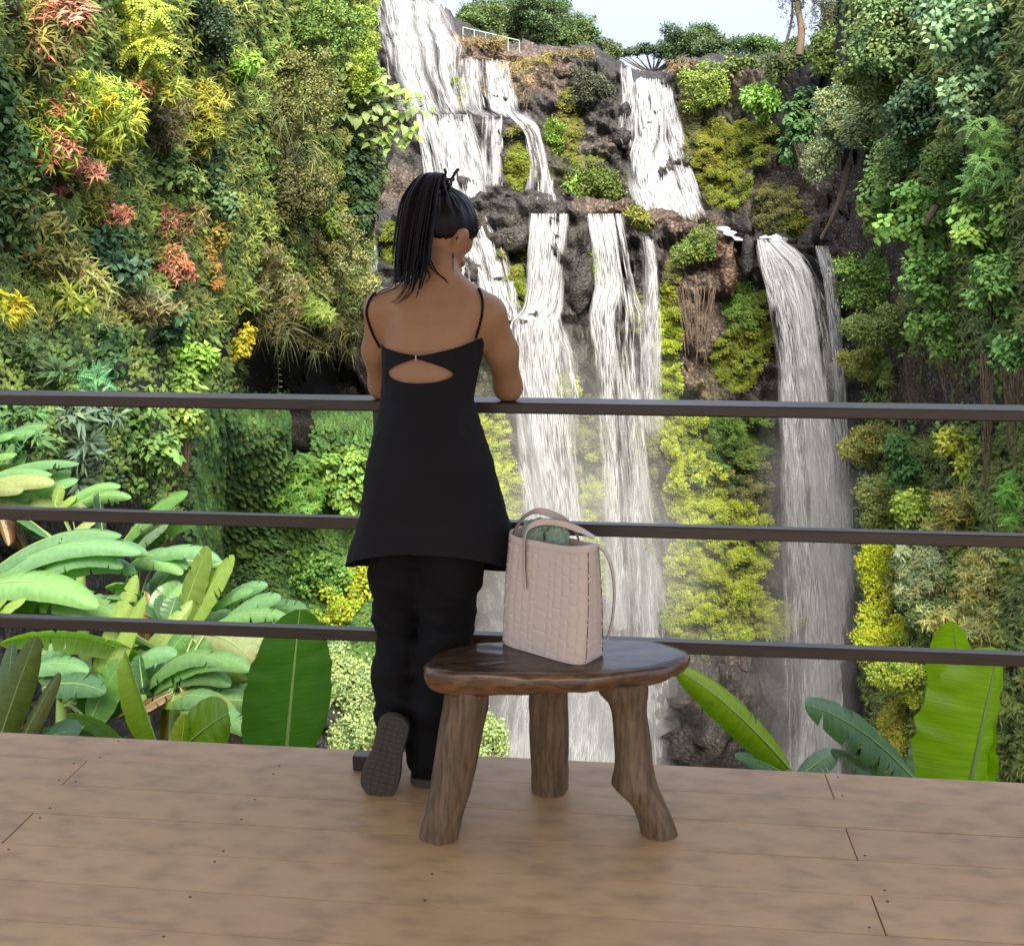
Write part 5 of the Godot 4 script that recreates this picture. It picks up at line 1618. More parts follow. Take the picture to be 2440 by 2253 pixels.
func build_bag() -> void:
	rng.seed = 9
	var root := thing("handbag", "beige woven leather tote bag standing on the stool", "handbag", Vector3(-0.158, 0.4512, -2.553))
	root.rotation.y = -0.56
	var mb := MB.new()
	var rings := []
	for k in 15:
		var h := k / 14.0
		var ring := PackedInt32Array()
		for s in 72:
			ring.append(mb.add(bag_point(-s / 72.0, h)[0]))
		rings.append(ring)
	mb.skin(rings)
	mb.cap(rings[0], true)
	# the rim turns over and the inside goes down
	var inner := []
	for a in [[1.012, 0.001], [1.012, -0.002], [0.99, -0.0045], [0.5, -0.0045], [0.12, -0.0045]]:
		var ring := PackedInt32Array()
		for s in 72:
			var b := bag_point(-s / 72.0, a[0])
			ring.append(mb.add(b[0] + b[1] * a[1]))
		inner.append(ring)
	mb.skin([rings[-1]] + inner)
	mb.cap(inner[-1])
	var body := part("body", mb.build(), M.leather, root)
	# rim band and the dark corner seam
	var band := MB.new()
	var br := []
	for a in [[0.955, 0.0012], [0.957, 0.0030], [1.004, 0.0030], [1.008, 0.0010]]:
		var ring := PackedInt32Array()
		for s in 72:
			var b := bag_point(-s / 72.0, a[0])
			ring.append(band.add(b[0] + b[1] * a[1]))
		br.append(ring)
	band.skin(br)
	part("rim_band", band.build(), M.leather, body)
	for s0 in [0.045, 0.455, 0.545, 0.955]:
		var seam := MB.new()
		var path := []
		for k in 12:
			var b := bag_point(s0, lerpf(0.01, 0.95, k / 11.0))
			path.append(b[0] + b[1] * 0.0016)
		seam.tube(path, range(12).map(func(_k): return 0.0012), 5)
		part("seam", seam.build(), M.edge, body)
	# woven straps lie on the body one by one: each a low pillow that dives under its neighbours at both ends
	for col in 28:
		var s0 := (col + 0.5) / 28.0
		# equal spacing along the outline rather than in angle
		var a := outline_at(s0)
		var b := outline_at(s0 + 1.0 / 28.0)
		var mid := (a + b) * 0.5
		if absf(mid - 0.0) < 0.02 or absf(mid - 0.5) < 0.02:
			pass
		for row in range(-1, 6):
			var h0 := (row + fposmod(col * 0.37, 1.0)) / 5.4
			var h1 := h0 + 1.0 / 5.4 - 0.012
			h0 = maxf(h0, 0.012)
			h1 = minf(h1, 0.945)
			if h1 - h0 < 0.05:
				continue
			var w := MB.new()
			var rs := []
			for i in 6:
				var f: float = [0.0, 0.07, 0.3, 0.7, 0.93, 1.0][i]
				var lift: float = [0.0, 0.0048, 0.0020, 0.0016, 0.0050, 0.0][i]
				var ring := PackedInt32Array()
				for j in 5:
					var g: float = [0.0, 0.12, 0.5, 0.88, 1.0][j]
					var e: float = [0.25, 0.7, 1.0, 0.7, 0.25][j]
					var q := bag_point(lerpf(a, b, g * 0.94 + 0.03), lerpf(h0, h1, f))
					ring.append(w.add(q[0] + q[1] * (lift * e - 0.0004)))
				rs.append(ring)
			w.skin(rs, false)
			part("woven_strap", w.build(), M.leather, body)
	# handles: [points in bag space], flat leather ribbons with dark edges
	var handles := [
		[[-0.048, 0.165, 0.052], [-0.055, 0.225, 0.049], [-0.058, 0.285, 0.043], [-0.050, 0.320, 0.036], [-0.020, 0.337, 0.020], [0.030, 0.337, 0.004], [0.075, 0.325, -0.010], [0.112, 0.310, -0.018]],
		[[-0.120, 0.175, 0.012], [-0.122, 0.240, 0.010], [-0.118, 0.290, 0.006], [-0.100, 0.328, -0.004], [-0.066, 0.350, -0.016], [-0.024, 0.347, -0.026], [0.020, 0.330, -0.034], [0.050, 0.290, -0.040], [0.056, 0.20, -0.050]],
		[[0.108, 0.285, -0.020], [0.124, 0.290, -0.022], [0.142, 0.276, -0.026], [0.157, 0.235, -0.032], [0.163, 0.170, -0.036], [0.158, 0.100, -0.036], [0.146, 0.050, -0.034]],
	]
	for hdl in handles:
		var path := smooth_path(hdl.map(func(p): return Vector3(p[0], p[1], p[2])), 6)
		var strap := MB.new()
		var edges := [MB.new(), MB.new()]
		var rs := []
		var left := []
		var right := []
		for k in path.size():
			var along: Vector3 = (path[mini(k + 1, path.size() - 1)] - path[maxi(k - 1, 0)]).normalized()
			var out_dir := Vector3(path[k].x * 1.2, 0.0, path[k].z * 2.0 + 0.02).normalized()
			var side := along.cross(out_dir).normalized()
			var n := side.cross(along).normalized()
			var half := 0.0082
			var q: Vector3 = path[k]
			rs.append(PackedInt32Array([strap.add(q - side * half + n * 0.0012), strap.add(q - side * half * 0.7 + n * 0.0024), strap.add(q + side * half * 0.7 + n * 0.0024), strap.add(q + side * half + n * 0.0012), strap.add(q + side * half - n * 0.0012), strap.add(q - side * half - n * 0.0012)]))
			left.append(q - side * half)
			right.append(q + side * half)
		strap.skin(rs)
		strap.cap(rs[0], true)
		strap.cap(rs[-1])
		var handle := part("handle", strap.build(), M.leather, root)
		for e in 2:
			edges[e].tube(left if e == 0 else right, left.map(func(_p): return 0.0010), 5)
			part("edge_paint", edges[e].build(), M.edge, handle)
	# a green scarf stuffed into the mouth of the bag
	var scarf := thing("scarf", "crumpled sage green scarf stuffed in the top of the handbag", "scarf", root.position + Vector3(0, 0.24, 0))
	scarf.rotation.y = root.rotation.y
	for f in [[Vector3(-0.060, 0.048, 0.004), Vector3(0.036, 0.042, 0.022), 0.0], [Vector3(-0.044, 0.066, -0.010), Vector3(0.030, 0.030, 0.016), 4.0], [Vector3(0.014, 0.052, 0.000), Vector3(0.034, 0.040, 0.020), 9.0], [Vector3(-0.01, 0.015, 0.0), Vector3(0.07, 0.03, 0.022), 13.0]]:
		var cl := MB.new()
		var rs := []
		for a in 30:
			var th := PI * a / 29.0
			var ring := PackedInt32Array()
			for b in 48:
				var ph := TAU * b / 48.0
				var d := Vector3(sin(th) * cos(ph), cos(th), sin(th) * sin(ph))
				var pleat := absf(sin(ph * 2.5 + th * 2.2 + f[2] + soft_noise.get_noise_3dv(d * 9.0 + Vector3(f[2], 0, 0)) * 4.0))
				var k: float = 0.76 + 0.30 * pleat + soft_noise.get_noise_3dv(d * 8.0 + Vector3(0, f[2], 0)) * 0.25
				ring.append(cl.add(f[0] + d * f[1] * k))
			rs.append(ring)
		cl.skin(rs)
		part("fold", cl.build(), M.scarf, scarf)


func outline_at(s: float) -> float:
	# the turn at which a share s of the bag's outline has been passed
	var total := 0.0
	var steps_ := 240
	var lengths := [0.0]
	for k in steps_:
		total += (bag_point(float(k) / steps_, 0.4)[0] as Vector3).distance_to(bag_point(float(k + 1) / steps_, 0.4)[0])
		lengths.append(total)
	var want := fposmod(s, 1.0) * total + floorf(s) * 0.0
	for k in steps_:
		if lengths[k + 1] >= want:
			return (k + (want - lengths[k]) / maxf(lengths[k + 1] - lengths[k], 1e-9)) / steps_ + floorf(s)
	return s


# ---------------------------------------------------------------- the woman

class Field extends RefCounted:
	# a grid of summed exp(-k d): where bones overlap they flow together; the skin is where the sum is 1
	var lo: Vector3
	var cell: float
	var nx: int
	var ny: int
	var nz: int
	var k := 90.0
	var s := PackedFloat32Array()

	func _init(lo_: Vector3, hi: Vector3, cell_: float, k_ := 90.0) -> void:
		lo = lo_
		cell = cell_
		k = k_
		nx = int((hi.x - lo.x) / cell) + 2
		ny = int((hi.y - lo.y) / cell) + 2
		nz = int((hi.z - lo.z) / cell) + 2
		s.resize(nx * ny * nz)

	func limits(a: Vector3, b: Vector3, r: float) -> Array:
		var m := r + 4.0 / k
		var p := ((a.min(b) - Vector3.ONE * m) - lo) / cell
		var q := ((a.max(b) + Vector3.ONE * m) - lo) / cell
		return [clampi(int(p.x), 0, nx - 1), clampi(int(q.x) + 1, 0, nx - 1), clampi(int(p.y), 0, ny - 1), clampi(int(q.y) + 1, 0, ny - 1), clampi(int(p.z), 0, nz - 1), clampi(int(q.z) + 1, 0, nz - 1)]

	func bone(a: Vector3, ra: float, b: Vector3, rb: float, sign_ := 1.0) -> void:
		var l := limits(a, b, maxf(ra, rb))
		var ab := b - a
		var inv := 1.0 / maxf(ab.length_squared(), 1e-9)
		for z in range(l[4], l[5] + 1):
			for y in range(l[2], l[3] + 1):
				var at: int = (z * ny + y) * nx
				for x in range(l[0], l[1] + 1):
					var p := lo + Vector3(x, y, z) * cell - a
					var t := clampf(p.dot(ab) * inv, 0.0, 1.0)
					var d := (p - ab * t).length() - (ra + (rb - ra) * t)
					s[at + x] += exp(-k * d) * sign_

	func lump(c: Vector3, r: Vector3, turn := Basis.IDENTITY, sign_ := 1.0) -> void:
		var m := maxf(r.x, maxf(r.y, r.z))
		var least := minf(r.x, minf(r.y, r.z))
		var l := limits(c, c, m + (m / least - 1.0) * 4.0 / k)
		var back := turn.inverse()
		for z in range(l[4], l[5] + 1):
			for y in range(l[2], l[3] + 1):
				var at: int = (z * ny + y) * nx
				for x in range(l[0], l[1] + 1):
					var p := back * (lo + Vector3(x, y, z) * cell - c)
					var d := ((p / r).length() - 1.0) * least
					s[at + x] += exp(-k * d) * sign_

	# stacked ellipses [y, x, z, half width, half depth], rising
	func trunk(rows: Array) -> void:
		for y in ny:
			var h := lo.y + y * cell
			if h < rows[0][0] - 0.02 or h > rows[-1][0] + 0.02:
				continue
			var e := Field.at_height(rows, h)
			var over := maxf(h - rows[-1][0], rows[0][0] - h)
			for z in nz:
				var at: int = (z * ny + y) * nx
				var qz: float = (lo.z + z * cell - e[1]) / e[3]
				for x in nx:
					var qx: float = (lo.x + x * cell - e[0]) / e[2]
					var d: float = (sqrt(qx * qx + qz * qz) - 1.0) * minf(e[2], e[3])
					if d < 0.06:
						s[at + x] += exp(-k * maxf(d, over))

	static func at_height(rows: Array, h: float) -> Array:
		for i in rows.size() - 1:
			if h <= rows[i + 1][0] or i == rows.size() - 2:
				var f: float = clampf((h - rows[i][0]) / (rows[i + 1][0] - rows[i][0]), 0.0, 1.0)
				f = f * f * (3.0 - 2.0 * f) * 0.5 + f * 0.5
				return [lerpf(rows[i][1], rows[i + 1][1], f), lerpf(rows[i][2], rows[i + 1][2], f), lerpf(rows[i][3], rows[i + 1][3], f), lerpf(rows[i][4], rows[i + 1][4], f)]
		return []

	func into(mb: MB, paint: Callable) -> void:
		var id := PackedInt32Array()
		id.resize(s.size())
		id.fill(-1)
		var step := [1, nx, nx * ny]
		var off := [0, 1, nx, nx + 1, nx * ny, nx * ny + 1, nx * ny + nx, nx * ny + nx + 1]
		var edges := [[0, 1], [2, 3], [4, 5], [6, 7], [0, 2], [1, 3], [4, 6], [5, 7], [0, 4], [1, 5], [2, 6], [3, 7]]
		for z in nz - 1:
			for y in ny - 1:
				var row: int = (z * ny + y) * nx
				for x in nx - 1:
					var c: int = row + x
					var n := 0
					for o in off:
						if s[c + o] > 1.0:
							n += 1
					if n == 0 or n == 8:
						continue
					var sum := Vector3.ZERO
					var m := 0
					for e in edges:
						var va := value(c + off[e[0]])
						var vb := value(c + off[e[1]])
						if (va < 0.0) == (vb < 0.0):
							continue
						var f := va / (va - vb)
						sum += corner(e[0]).lerp(corner(e[1]), f)
						m += 1
					var p := lo + (Vector3(x, y, z) + sum / m) * cell
					id[c] = mb.add(p, paint.call(p))
		for z in range(1, nz - 1):
			for y in range(1, ny - 1):
				var row: int = (z * ny + y) * nx
				for x in range(1, nx - 1):
					var c: int = row + x
					var inside := s[c] > 1.0
					for ax in 3:
						if inside == (s[c + step[ax]] > 1.0):
							continue
						var b: int = step[(ax + 1) % 3]
						var d: int = step[(ax + 2) % 3]
						var q := [id[c - b - d], id[c - d], id[c], id[c - b]]
						if -1 in q:
							continue
						if inside:
							mb.quad(q[0], q[1], q[2], q[3])
						else:
							mb.quad(q[3], q[2], q[1], q[0])

	func value(i: int) -> float:
		return -log(maxf(s[i], 1e-9)) / k

	func corner(i: int) -> Vector3:
		return Vector3(i & 1, (i >> 1) & 1, (i >> 2) & 1)


const TORSO := [[0.80, -0.490, -2.650, 0.150, 0.105], [0.86, -0.491, -2.652, 0.160, 0.112], [0.92, -0.492, -2.656, 0.152, 0.106], [1.00, -0.496, -2.664, 0.128, 0.088], [1.07, -0.497, -2.674, 0.116, 0.078], [1.13, -0.493, -2.686, 0.120, 0.082], [1.20, -0.486, -2.698, 0.128, 0.089], [1.26, -0.480, -2.704, 0.132, 0.085], [1.305, -0.474, -2.710, 0.130, 0.074], [1.340, -0.471, -2.718, 0.098, 0.058], [1.372, -0.471, -2.728, 0.056, 0.046]]
var limbs := []


func bone_list() -> Array:
	# [from, radius, to, radius]
	return [
		[Vector3(-0.470, 1.350, -2.722), 0.047, Vector3(-0.470, 1.460, -2.772), 0.044],
		[Vector3(-0.540, 1.345, -2.716), 0.034, Vector3(-0.478, 1.392, -2.735), 0.036], [Vector3(-0.402, 1.340, -2.716), 0.034, Vector3(-0.462, 1.388, -2.735), 0.036],
		[Vector3(-0.570, 1.328, -2.710), 0.042, Vector3(-0.618, 1.306, -2.714), 0.043], [Vector3(-0.380, 1.319, -2.710), 0.042, Vector3(-0.342, 1.294, -2.714), 0.043],
		[Vector3(-0.618, 1.306, -2.714), 0.044, Vector3(-0.646, 1.190, -2.775), 0.041], [Vector3(-0.646, 1.190, -2.775), 0.041, Vector3(-0.655, 1.086, -2.845), 0.034],
		[Vector3(-0.342, 1.294, -2.714), 0.044, Vector3(-0.314, 1.190, -2.775), 0.042], [Vector3(-0.314, 1.190, -2.775), 0.042, Vector3(-0.303, 1.087, -2.845), 0.035],
		[Vector3(-0.560, 1.318, -2.672), 0.020, Vector3(-0.532, 1.225, -2.642), 0.022], [Vector3(-0.385, 1.312, -2.672), 0.020, Vector3(-0.420, 1.222, -2.642), 0.022],
		[Vector3(-0.655, 1.086, -2.845), 0.034, Vector3(-0.630, 1.155, -2.91), 0.035], [Vector3(-0.630, 1.155, -2.91), 0.035, Vector3(-0.555, 1.250, -2.995), 0.025],
		[Vector3(-0.303, 1.087, -2.845), 0.035, Vector3(-0.325, 1.155, -2.91), 0.036], [Vector3(-0.325, 1.155, -2.91), 0.036, Vector3(-0.390, 1.250, -2.995), 0.025],
		[Vector3(-0.556, 0.86, -2.66), 0.085, Vector3(-0.606, 0.46, -2.735), 0.048], [Vector3(-0.606, 0.46, -2.735), 0.046, Vector3(-0.602, 0.19, -2.668), 0.034],
		[Vector3(-0.425, 0.86, -2.66), 0.085, Vector3(-0.455, 0.46, -2.69), 0.052], [Vector3(-0.455, 0.46, -2.69), 0.050, Vector3(-0.512, 0.08, -2.655), 0.036],
	]


func body_distance(p: Vector3) -> float:
	var sum := 0.0
	for l in limbs:
		var ab: Vector3 = l[2] - l[0]
		var t := clampf((p - l[0]).dot(ab) / ab.length_squared(), 0.0, 1.0)
		sum += exp(-100.0 * ((p - l[0] - ab * t).length() - lerpf(l[1], l[3], t)))
	if p.y < 1.38 and p.y > 0.8:
		var e := Field.at_height(TORSO, p.y)
		var d: float = (Vector2((p.x - e[0]) / e[2], (p.z - e[1]) / e[3]).length() - 1.0) * minf(e[2], e[3])
		sum += exp(-100.0 * d)
	return -log(maxf(sum, 1e-30)) / 100.0


func on_body(u: float, v: float, lift: float) -> Vector3:
	# where the sight line through that place of the photograph meets her, lifted off by a little
	var d := ray(u / K, v / K).normalized()
	var t := 2.3
	for k in 60:
		var h := body_distance(EYE + d * t)
		if h < lift:
			break
		t += maxf((h - lift) * 0.7, 0.0008)
		if t > 3.1:
			return pz(u / K, v / K, -2.712)
	return EYE + d * t


func build_person() -> void:
	rng.seed = 19
	var root := thing("person", "person in a black open-back tunic and trousers leaning on the rail, back turned", "person", Vector3(-0.53, 0.0, -2.66))
	var o := root.position
	limbs = bone_list()
	var skin_tone := Color(0.33, 0.185, 0.098)
	var ear_at := Vector3(-0.409, 1.472, -2.765)
	var paint := func(p: Vector3) -> Color:
		var n := 1.0 + fine_noise.get_noise_3dv(p * 22.0) * 0.05
		var c := skin_tone * n
		var flush := clampf(1.0 - p.distance_to(ear_at) / 0.030, 0.0, 1.0)
		c = c.lerp(Color(0.52, 0.12, 0.085), flush)
		return c
	var body := Field.new(Vector3(-0.74, 0.02, -3.10), Vector3(-0.22, 1.49, -2.51), 0.0095, 100.0)
	body.trunk(TORSO)
	for l in limbs:
		body.bone(l[0], l[1], l[2], l[3])
	# the groove of the spine
	body.bone(Vector3(-0.478, 1.33, -2.640), 0.006, Vector3(-0.492, 1.20, -2.602), 0.006, -0.75)
	body.bone(Vector3(-0.492, 1.20, -2.602), 0.006, Vector3(-0.498, 1.04, -2.590), 0.006, -0.75)
	var mb := MB.new()
	body.into(mb, paint)
	# the head, bowed and turned to her right, on a finer grid
	var face := Vector3(0.42, -0.50, -0.76).normalized()
	var hx := face.cross(Vector3.UP).normalized()
	var head := Basis(hx, hx.cross(face), -face)
	var hc := Vector3(-0.466, 1.512, -2.800)
	var hf := Field.new(hc - Vector3(0.15, 0.17, 0.16), hc + Vector3(0.15, 0.13, 0.15), 0.0048, 190.0)
	var on_head := func(x: float, y: float, z: float) -> Vector3: return hc + head * Vector3(x, y, z)
	hf.lump(hc, Vector3(0.072, 0.090, 0.092), head)
	hf.bone(on_head.call(0, -0.055, -0.020), 0.058, on_head.call(0, -0.098, -0.062), 0.030)
	hf.bone(on_head.call(0.040, -0.062, -0.005), 0.026, on_head.call(0.016, -0.104, -0.066), 0.018)
	hf.bone(on_head.call(-0.040, -0.062, -0.005), 0.026, on_head.call(-0.016, -0.104, -0.066), 0.018)
	hf.bone(on_head.call(0, -0.012, -0.088), 0.008, on_head.call(0, -0.045, -0.106), 0.011)
	hf.bone(on_head.call(-0.013, -0.048, -0.094), 0.006, on_head.call(0.013, -0.048, -0.094), 0.006)
	hf.bone(on_head.call(-0.018, -0.074, -0.088), 0.006, on_head.call(0.018, -0.074, -0.088), 0.006)
	hf.bone(on_head.call(-0.015, -0.083, -0.087), 0.006, on_head.call(0.015, -0.083, -0.087), 0.006)
	for sx in [-1.0, 1.0]:
		hf.lump(on_head.call(0.033 * sx, -0.018, -0.088), Vector3(0.016, 0.010, 0.010), head, -0.8)
		hf.lump(on_head.call(0.033 * sx, -0.016, -0.076), Vector3(0.011, 0.011, 0.011), head)
		var rim := []
		for k in 9:
			var a := -0.5 + k * 0.55
			rim.append(on_head.call((0.071 + 0.005 * sin(a)) * sx, -0.040 + 0.021 * sin(a + 0.4), 0.006 - 0.012 * cos(a + 0.4)))
		for k in 8:
			hf.bone(rim[k], 0.0045, rim[k + 1], 0.0045)
		hf.lump(on_head.call(0.069 * sx, -0.042, 0.000), Vector3(0.005, 0.018, 0.011), head)
	hf.bone(Vector3(-0.470, 1.400, -2.748), 0.042, hc + Vector3(0, -0.03, 0.01), 0.046)
	hf.into(mb, paint)
	for sx in [-1.0, 1.0]:
		hand_into(mb, sx, paint)
	for k in mb.v.size():
		mb.v[k] -= o
	part("body", mb.build(), M.skin, root)
	build_hair(root, hc, head)
	build_tunic(root)
	build_trousers(root)


func hand_into(mb: MB, sx: float, paint: Callable) -> void:
	# hands loosely folded over each other in front of her
	var wrist := Vector3(-0.4725 + 0.0825 * sx, 1.250, -2.995)
	var palm := Vector3(-0.4725 + 0.040 * sx, 1.262 + 0.010 * sx, -3.030)
	var f := Field.new(Vector3(-0.61, 1.16, -3.15), Vector3(-0.335, 1.36, -2.95), 0.0046, 240.0)
	f.bone(wrist, 0.024, wrist.lerp(palm, 0.5), 0.022)
	var along := (palm - wrist).normalized()
	var side := Vector3(0, 1, 0)
	for k in 4:
		var q := (k - 1.5) * 0.017
		f.bone(wrist.lerp(palm, 0.35) + side * q * 0.7, 0.013, palm + side * q, 0.011)
		var a := palm + side * q
		var lengths: float = [0.030, 0.036, 0.034, 0.026][k]
		var b := a + (along + Vector3(-0.5 * sx, 0.1 * q, -0.2)).normalized() * lengths
		var c := b + Vector3(-0.85 * sx, -0.25, 0.25).normalized() * lengths * 0.75
		var d := c + Vector3(-0.4 * sx, -0.45, 0.75).normalized() * lengths * 0.55
		f.bone(a, 0.0095, b, 0.0088)
		f.bone(b, 0.0088, c, 0.0080)
		f.bone(c, 0.0080, d, 0.0070)
	var t0 := wrist.lerp(palm, 0.35) + side * 0.018
	var t1 := t0 + Vector3(-0.15 * sx, 0.75, -0.4).normalized() * 0.030
	var t2 := t1 + Vector3(-0.55 * sx, 0.35, -0.6).normalized() * 0.027
	f.bone(t0, 0.013, t1, 0.0105)
	f.bone(t1, 0.0105, t2, 0.0085)
	f.into(mb, paint)


func build_hair(root: Node3D, hc: Vector3, head: Basis) -> void:
	var o := root.position
	var cap := MB.new()
	var rings := []
	var back := head.inverse()
	# the hair drawn up over the skull: rows from the crown knot down to the hairline
	var knot := (back * (Vector3(-0.462, 1.618, -2.770) - hc)).normalized()
	var kx := knot.cross(Vector3(0, 0, 1)).normalized()
	var kz := kx.cross(knot)
	for a in 40:
		var ring := PackedInt32Array()
		for b in 120:
			var ph := TAU * b / 120.0
			# how far from the knot the hairline lies in that direction
			var th_max := 1.2
			for step in 60:
				var th0 := 0.4 + step * 0.035
				var d0 := knot * cos(th0) + (kx * cos(ph) + kz * sin(ph)) * sin(th0)
				var line := d0.y - (-0.32 - 0.12 * d0.x * d0.x + -d0.z * 0.62 + fine_noise.get_noise_1d(ph * 6.0) * 0.03)
				th_max = th0
				if line < 0.0:
					break
			var th := th_max * a / 39.0
			var d := knot * cos(th) + (kx * cos(ph) + kz * sin(ph)) * sin(th)
			var strand := absf(fine_noise.get_noise_2d(ph * 22.0, th * 1.2)) * 0.0032 + soft_noise.get_noise_2d(ph * 14.0, th * 2.0) * 0.004
			var thick := 0.010 * smoothstep(0.0, 0.12, 1.0 - a / 39.0) - 0.002 + 0.006 * (1.0 - a / 39.0)
			var p := d * Vector3(0.072, 0.090, 0.092) * (1.0 + (thick + strand) / 0.085)
			ring.append(cap.add(hc + head * p - o, shade(0.85 + 0.5 * fine_noise.get_noise_2d(ph * 30.0, th * 0.8)), Vector2(ph, th)))
		rings.append(ring)
	cap.skin(rings)
	part("hair", cap.build(), M.hair, root)
	# the ponytail: locks from the knot, up, over to the left and down the back
	var tail := MB.new()
	var spine := [Vector3(-0.458, 1.600, -2.782), Vector3(-0.466, 1.636, -2.766), Vector3(-0.490, 1.640, -2.742), Vector3(-0.512, 1.592, -2.716), Vector3(-0.522, 1.530, -2.694), Vector3(-0.528, 1.470, -2.672), Vector3(-0.530, 1.420, -2.652), Vector3(-0.534, 1.372, -2.634)]
	for k in 190:
		var a := rnd(0, TAU)
		var r := sqrt(rnd(0, 1))
		var pts := []
		var end := rnd(0.80, 1.0) if k % 6 else rnd(0.95, 1.06)
		var curl := jitter(0.012)
		for j in 16:
			var f := j / 15.0 * end
			var g := clampf(f * 7.0, 0.0, 6.999)
			var i := int(g)
			var c: Vector3 = (spine[i] as Vector3).cubic_interpolate(spine[i + 1], spine[maxi(i - 1, 0)], spine[mini(i + 2, 7)], g - i)
			var wide := 0.012 + 0.038 * smoothstep(0.08, 0.55, f) - 0.008 * smoothstep(0.8, 1.0, f)
			pts.append(c + Vector3(cos(a), 0.18 * sin(a), sin(a) * 0.42) * r * wide + curl * f * f - o)
		var w := rnd(0.0028, 0.0056)
		tail.tube(pts, range(16).map(func(j): return w * (1.0 - 0.85 * pow(j / 15.0, 3.0))), 5, shade(rnd(0.6, 1.25)), 0.6)
	part("ponytail", tail.build(), M.hair, root)
	# stray wisps on the neck and shoulders
	var wisp := MB.new()
	for a in [[[968, 640], [952, 680], [920, 694], [884, 708]], [[972, 650], [962, 690], [945, 712], [930, 722]], [[985, 650], [975, 690], [958, 716], [940, 726]], [[1000, 640], [1002, 680], [996, 700], [990, 712]], [[1012, 640], [1024, 655], [1018, 668], [1010, 674]], [[1010, 600], [1030, 640], [1052, 658], [1066, 672]], [[1020, 610], [1040, 645], [1060, 662], [1068, 676]],
		[[1090, 565], [1082, 590], [1078, 620], [1082, 648]], [[960, 640], [936, 680], [910, 694], [892, 708]], [[990, 660], [984, 690], [970, 708], [962, 716]]]:
		for n in 3:
			var pts := []
			for q in a[1] if a[0] is float else a:
				var p := on_body(q[0] + rnd(-3, 3), q[1] + rnd(-2, 2), 0.004)
				if q[1] < 652 and p.z < -2.79:
					p = pz(q[0] / K, q[1] / K, -2.715 if q[0] < 1060 else -2.752)
				pts.append(p - o)
			var path := smooth_path(pts, 4)
			wisp.tube(path, range(path.size()).map(func(j): return 0.0013 * (1.05 - float(j) / path.size())), 4, shade(1.0))
	part("loose_strand", wisp.build(), M.hair, root)
	# a small claw clip on the knot
	var clip := MB.new()
	var kc := Vector3(-0.448, 1.622, -2.762) - o
	for s in [-1.0, 1.0]:
		clip.tube(smooth_path([kc + Vector3(0.004 * s, -0.022, 0.014), kc + Vector3(0.010 * s, 0.006, 0.016), kc + Vector3(0.012 * s + 0.006, 0.026, 0.008), kc + Vector3(0.018 * s + 0.008, 0.036, 0.0)], 5), range(16).map(func(_j): return 0.0042), 7)
	clip.tube([kc + Vector3(-0.014, 0.010, 0.014), kc + Vector3(0.018, 0.010, 0.014)], [0.0045, 0.0045], 7)
	part("hair_clip", clip.build(), M.clip, root)


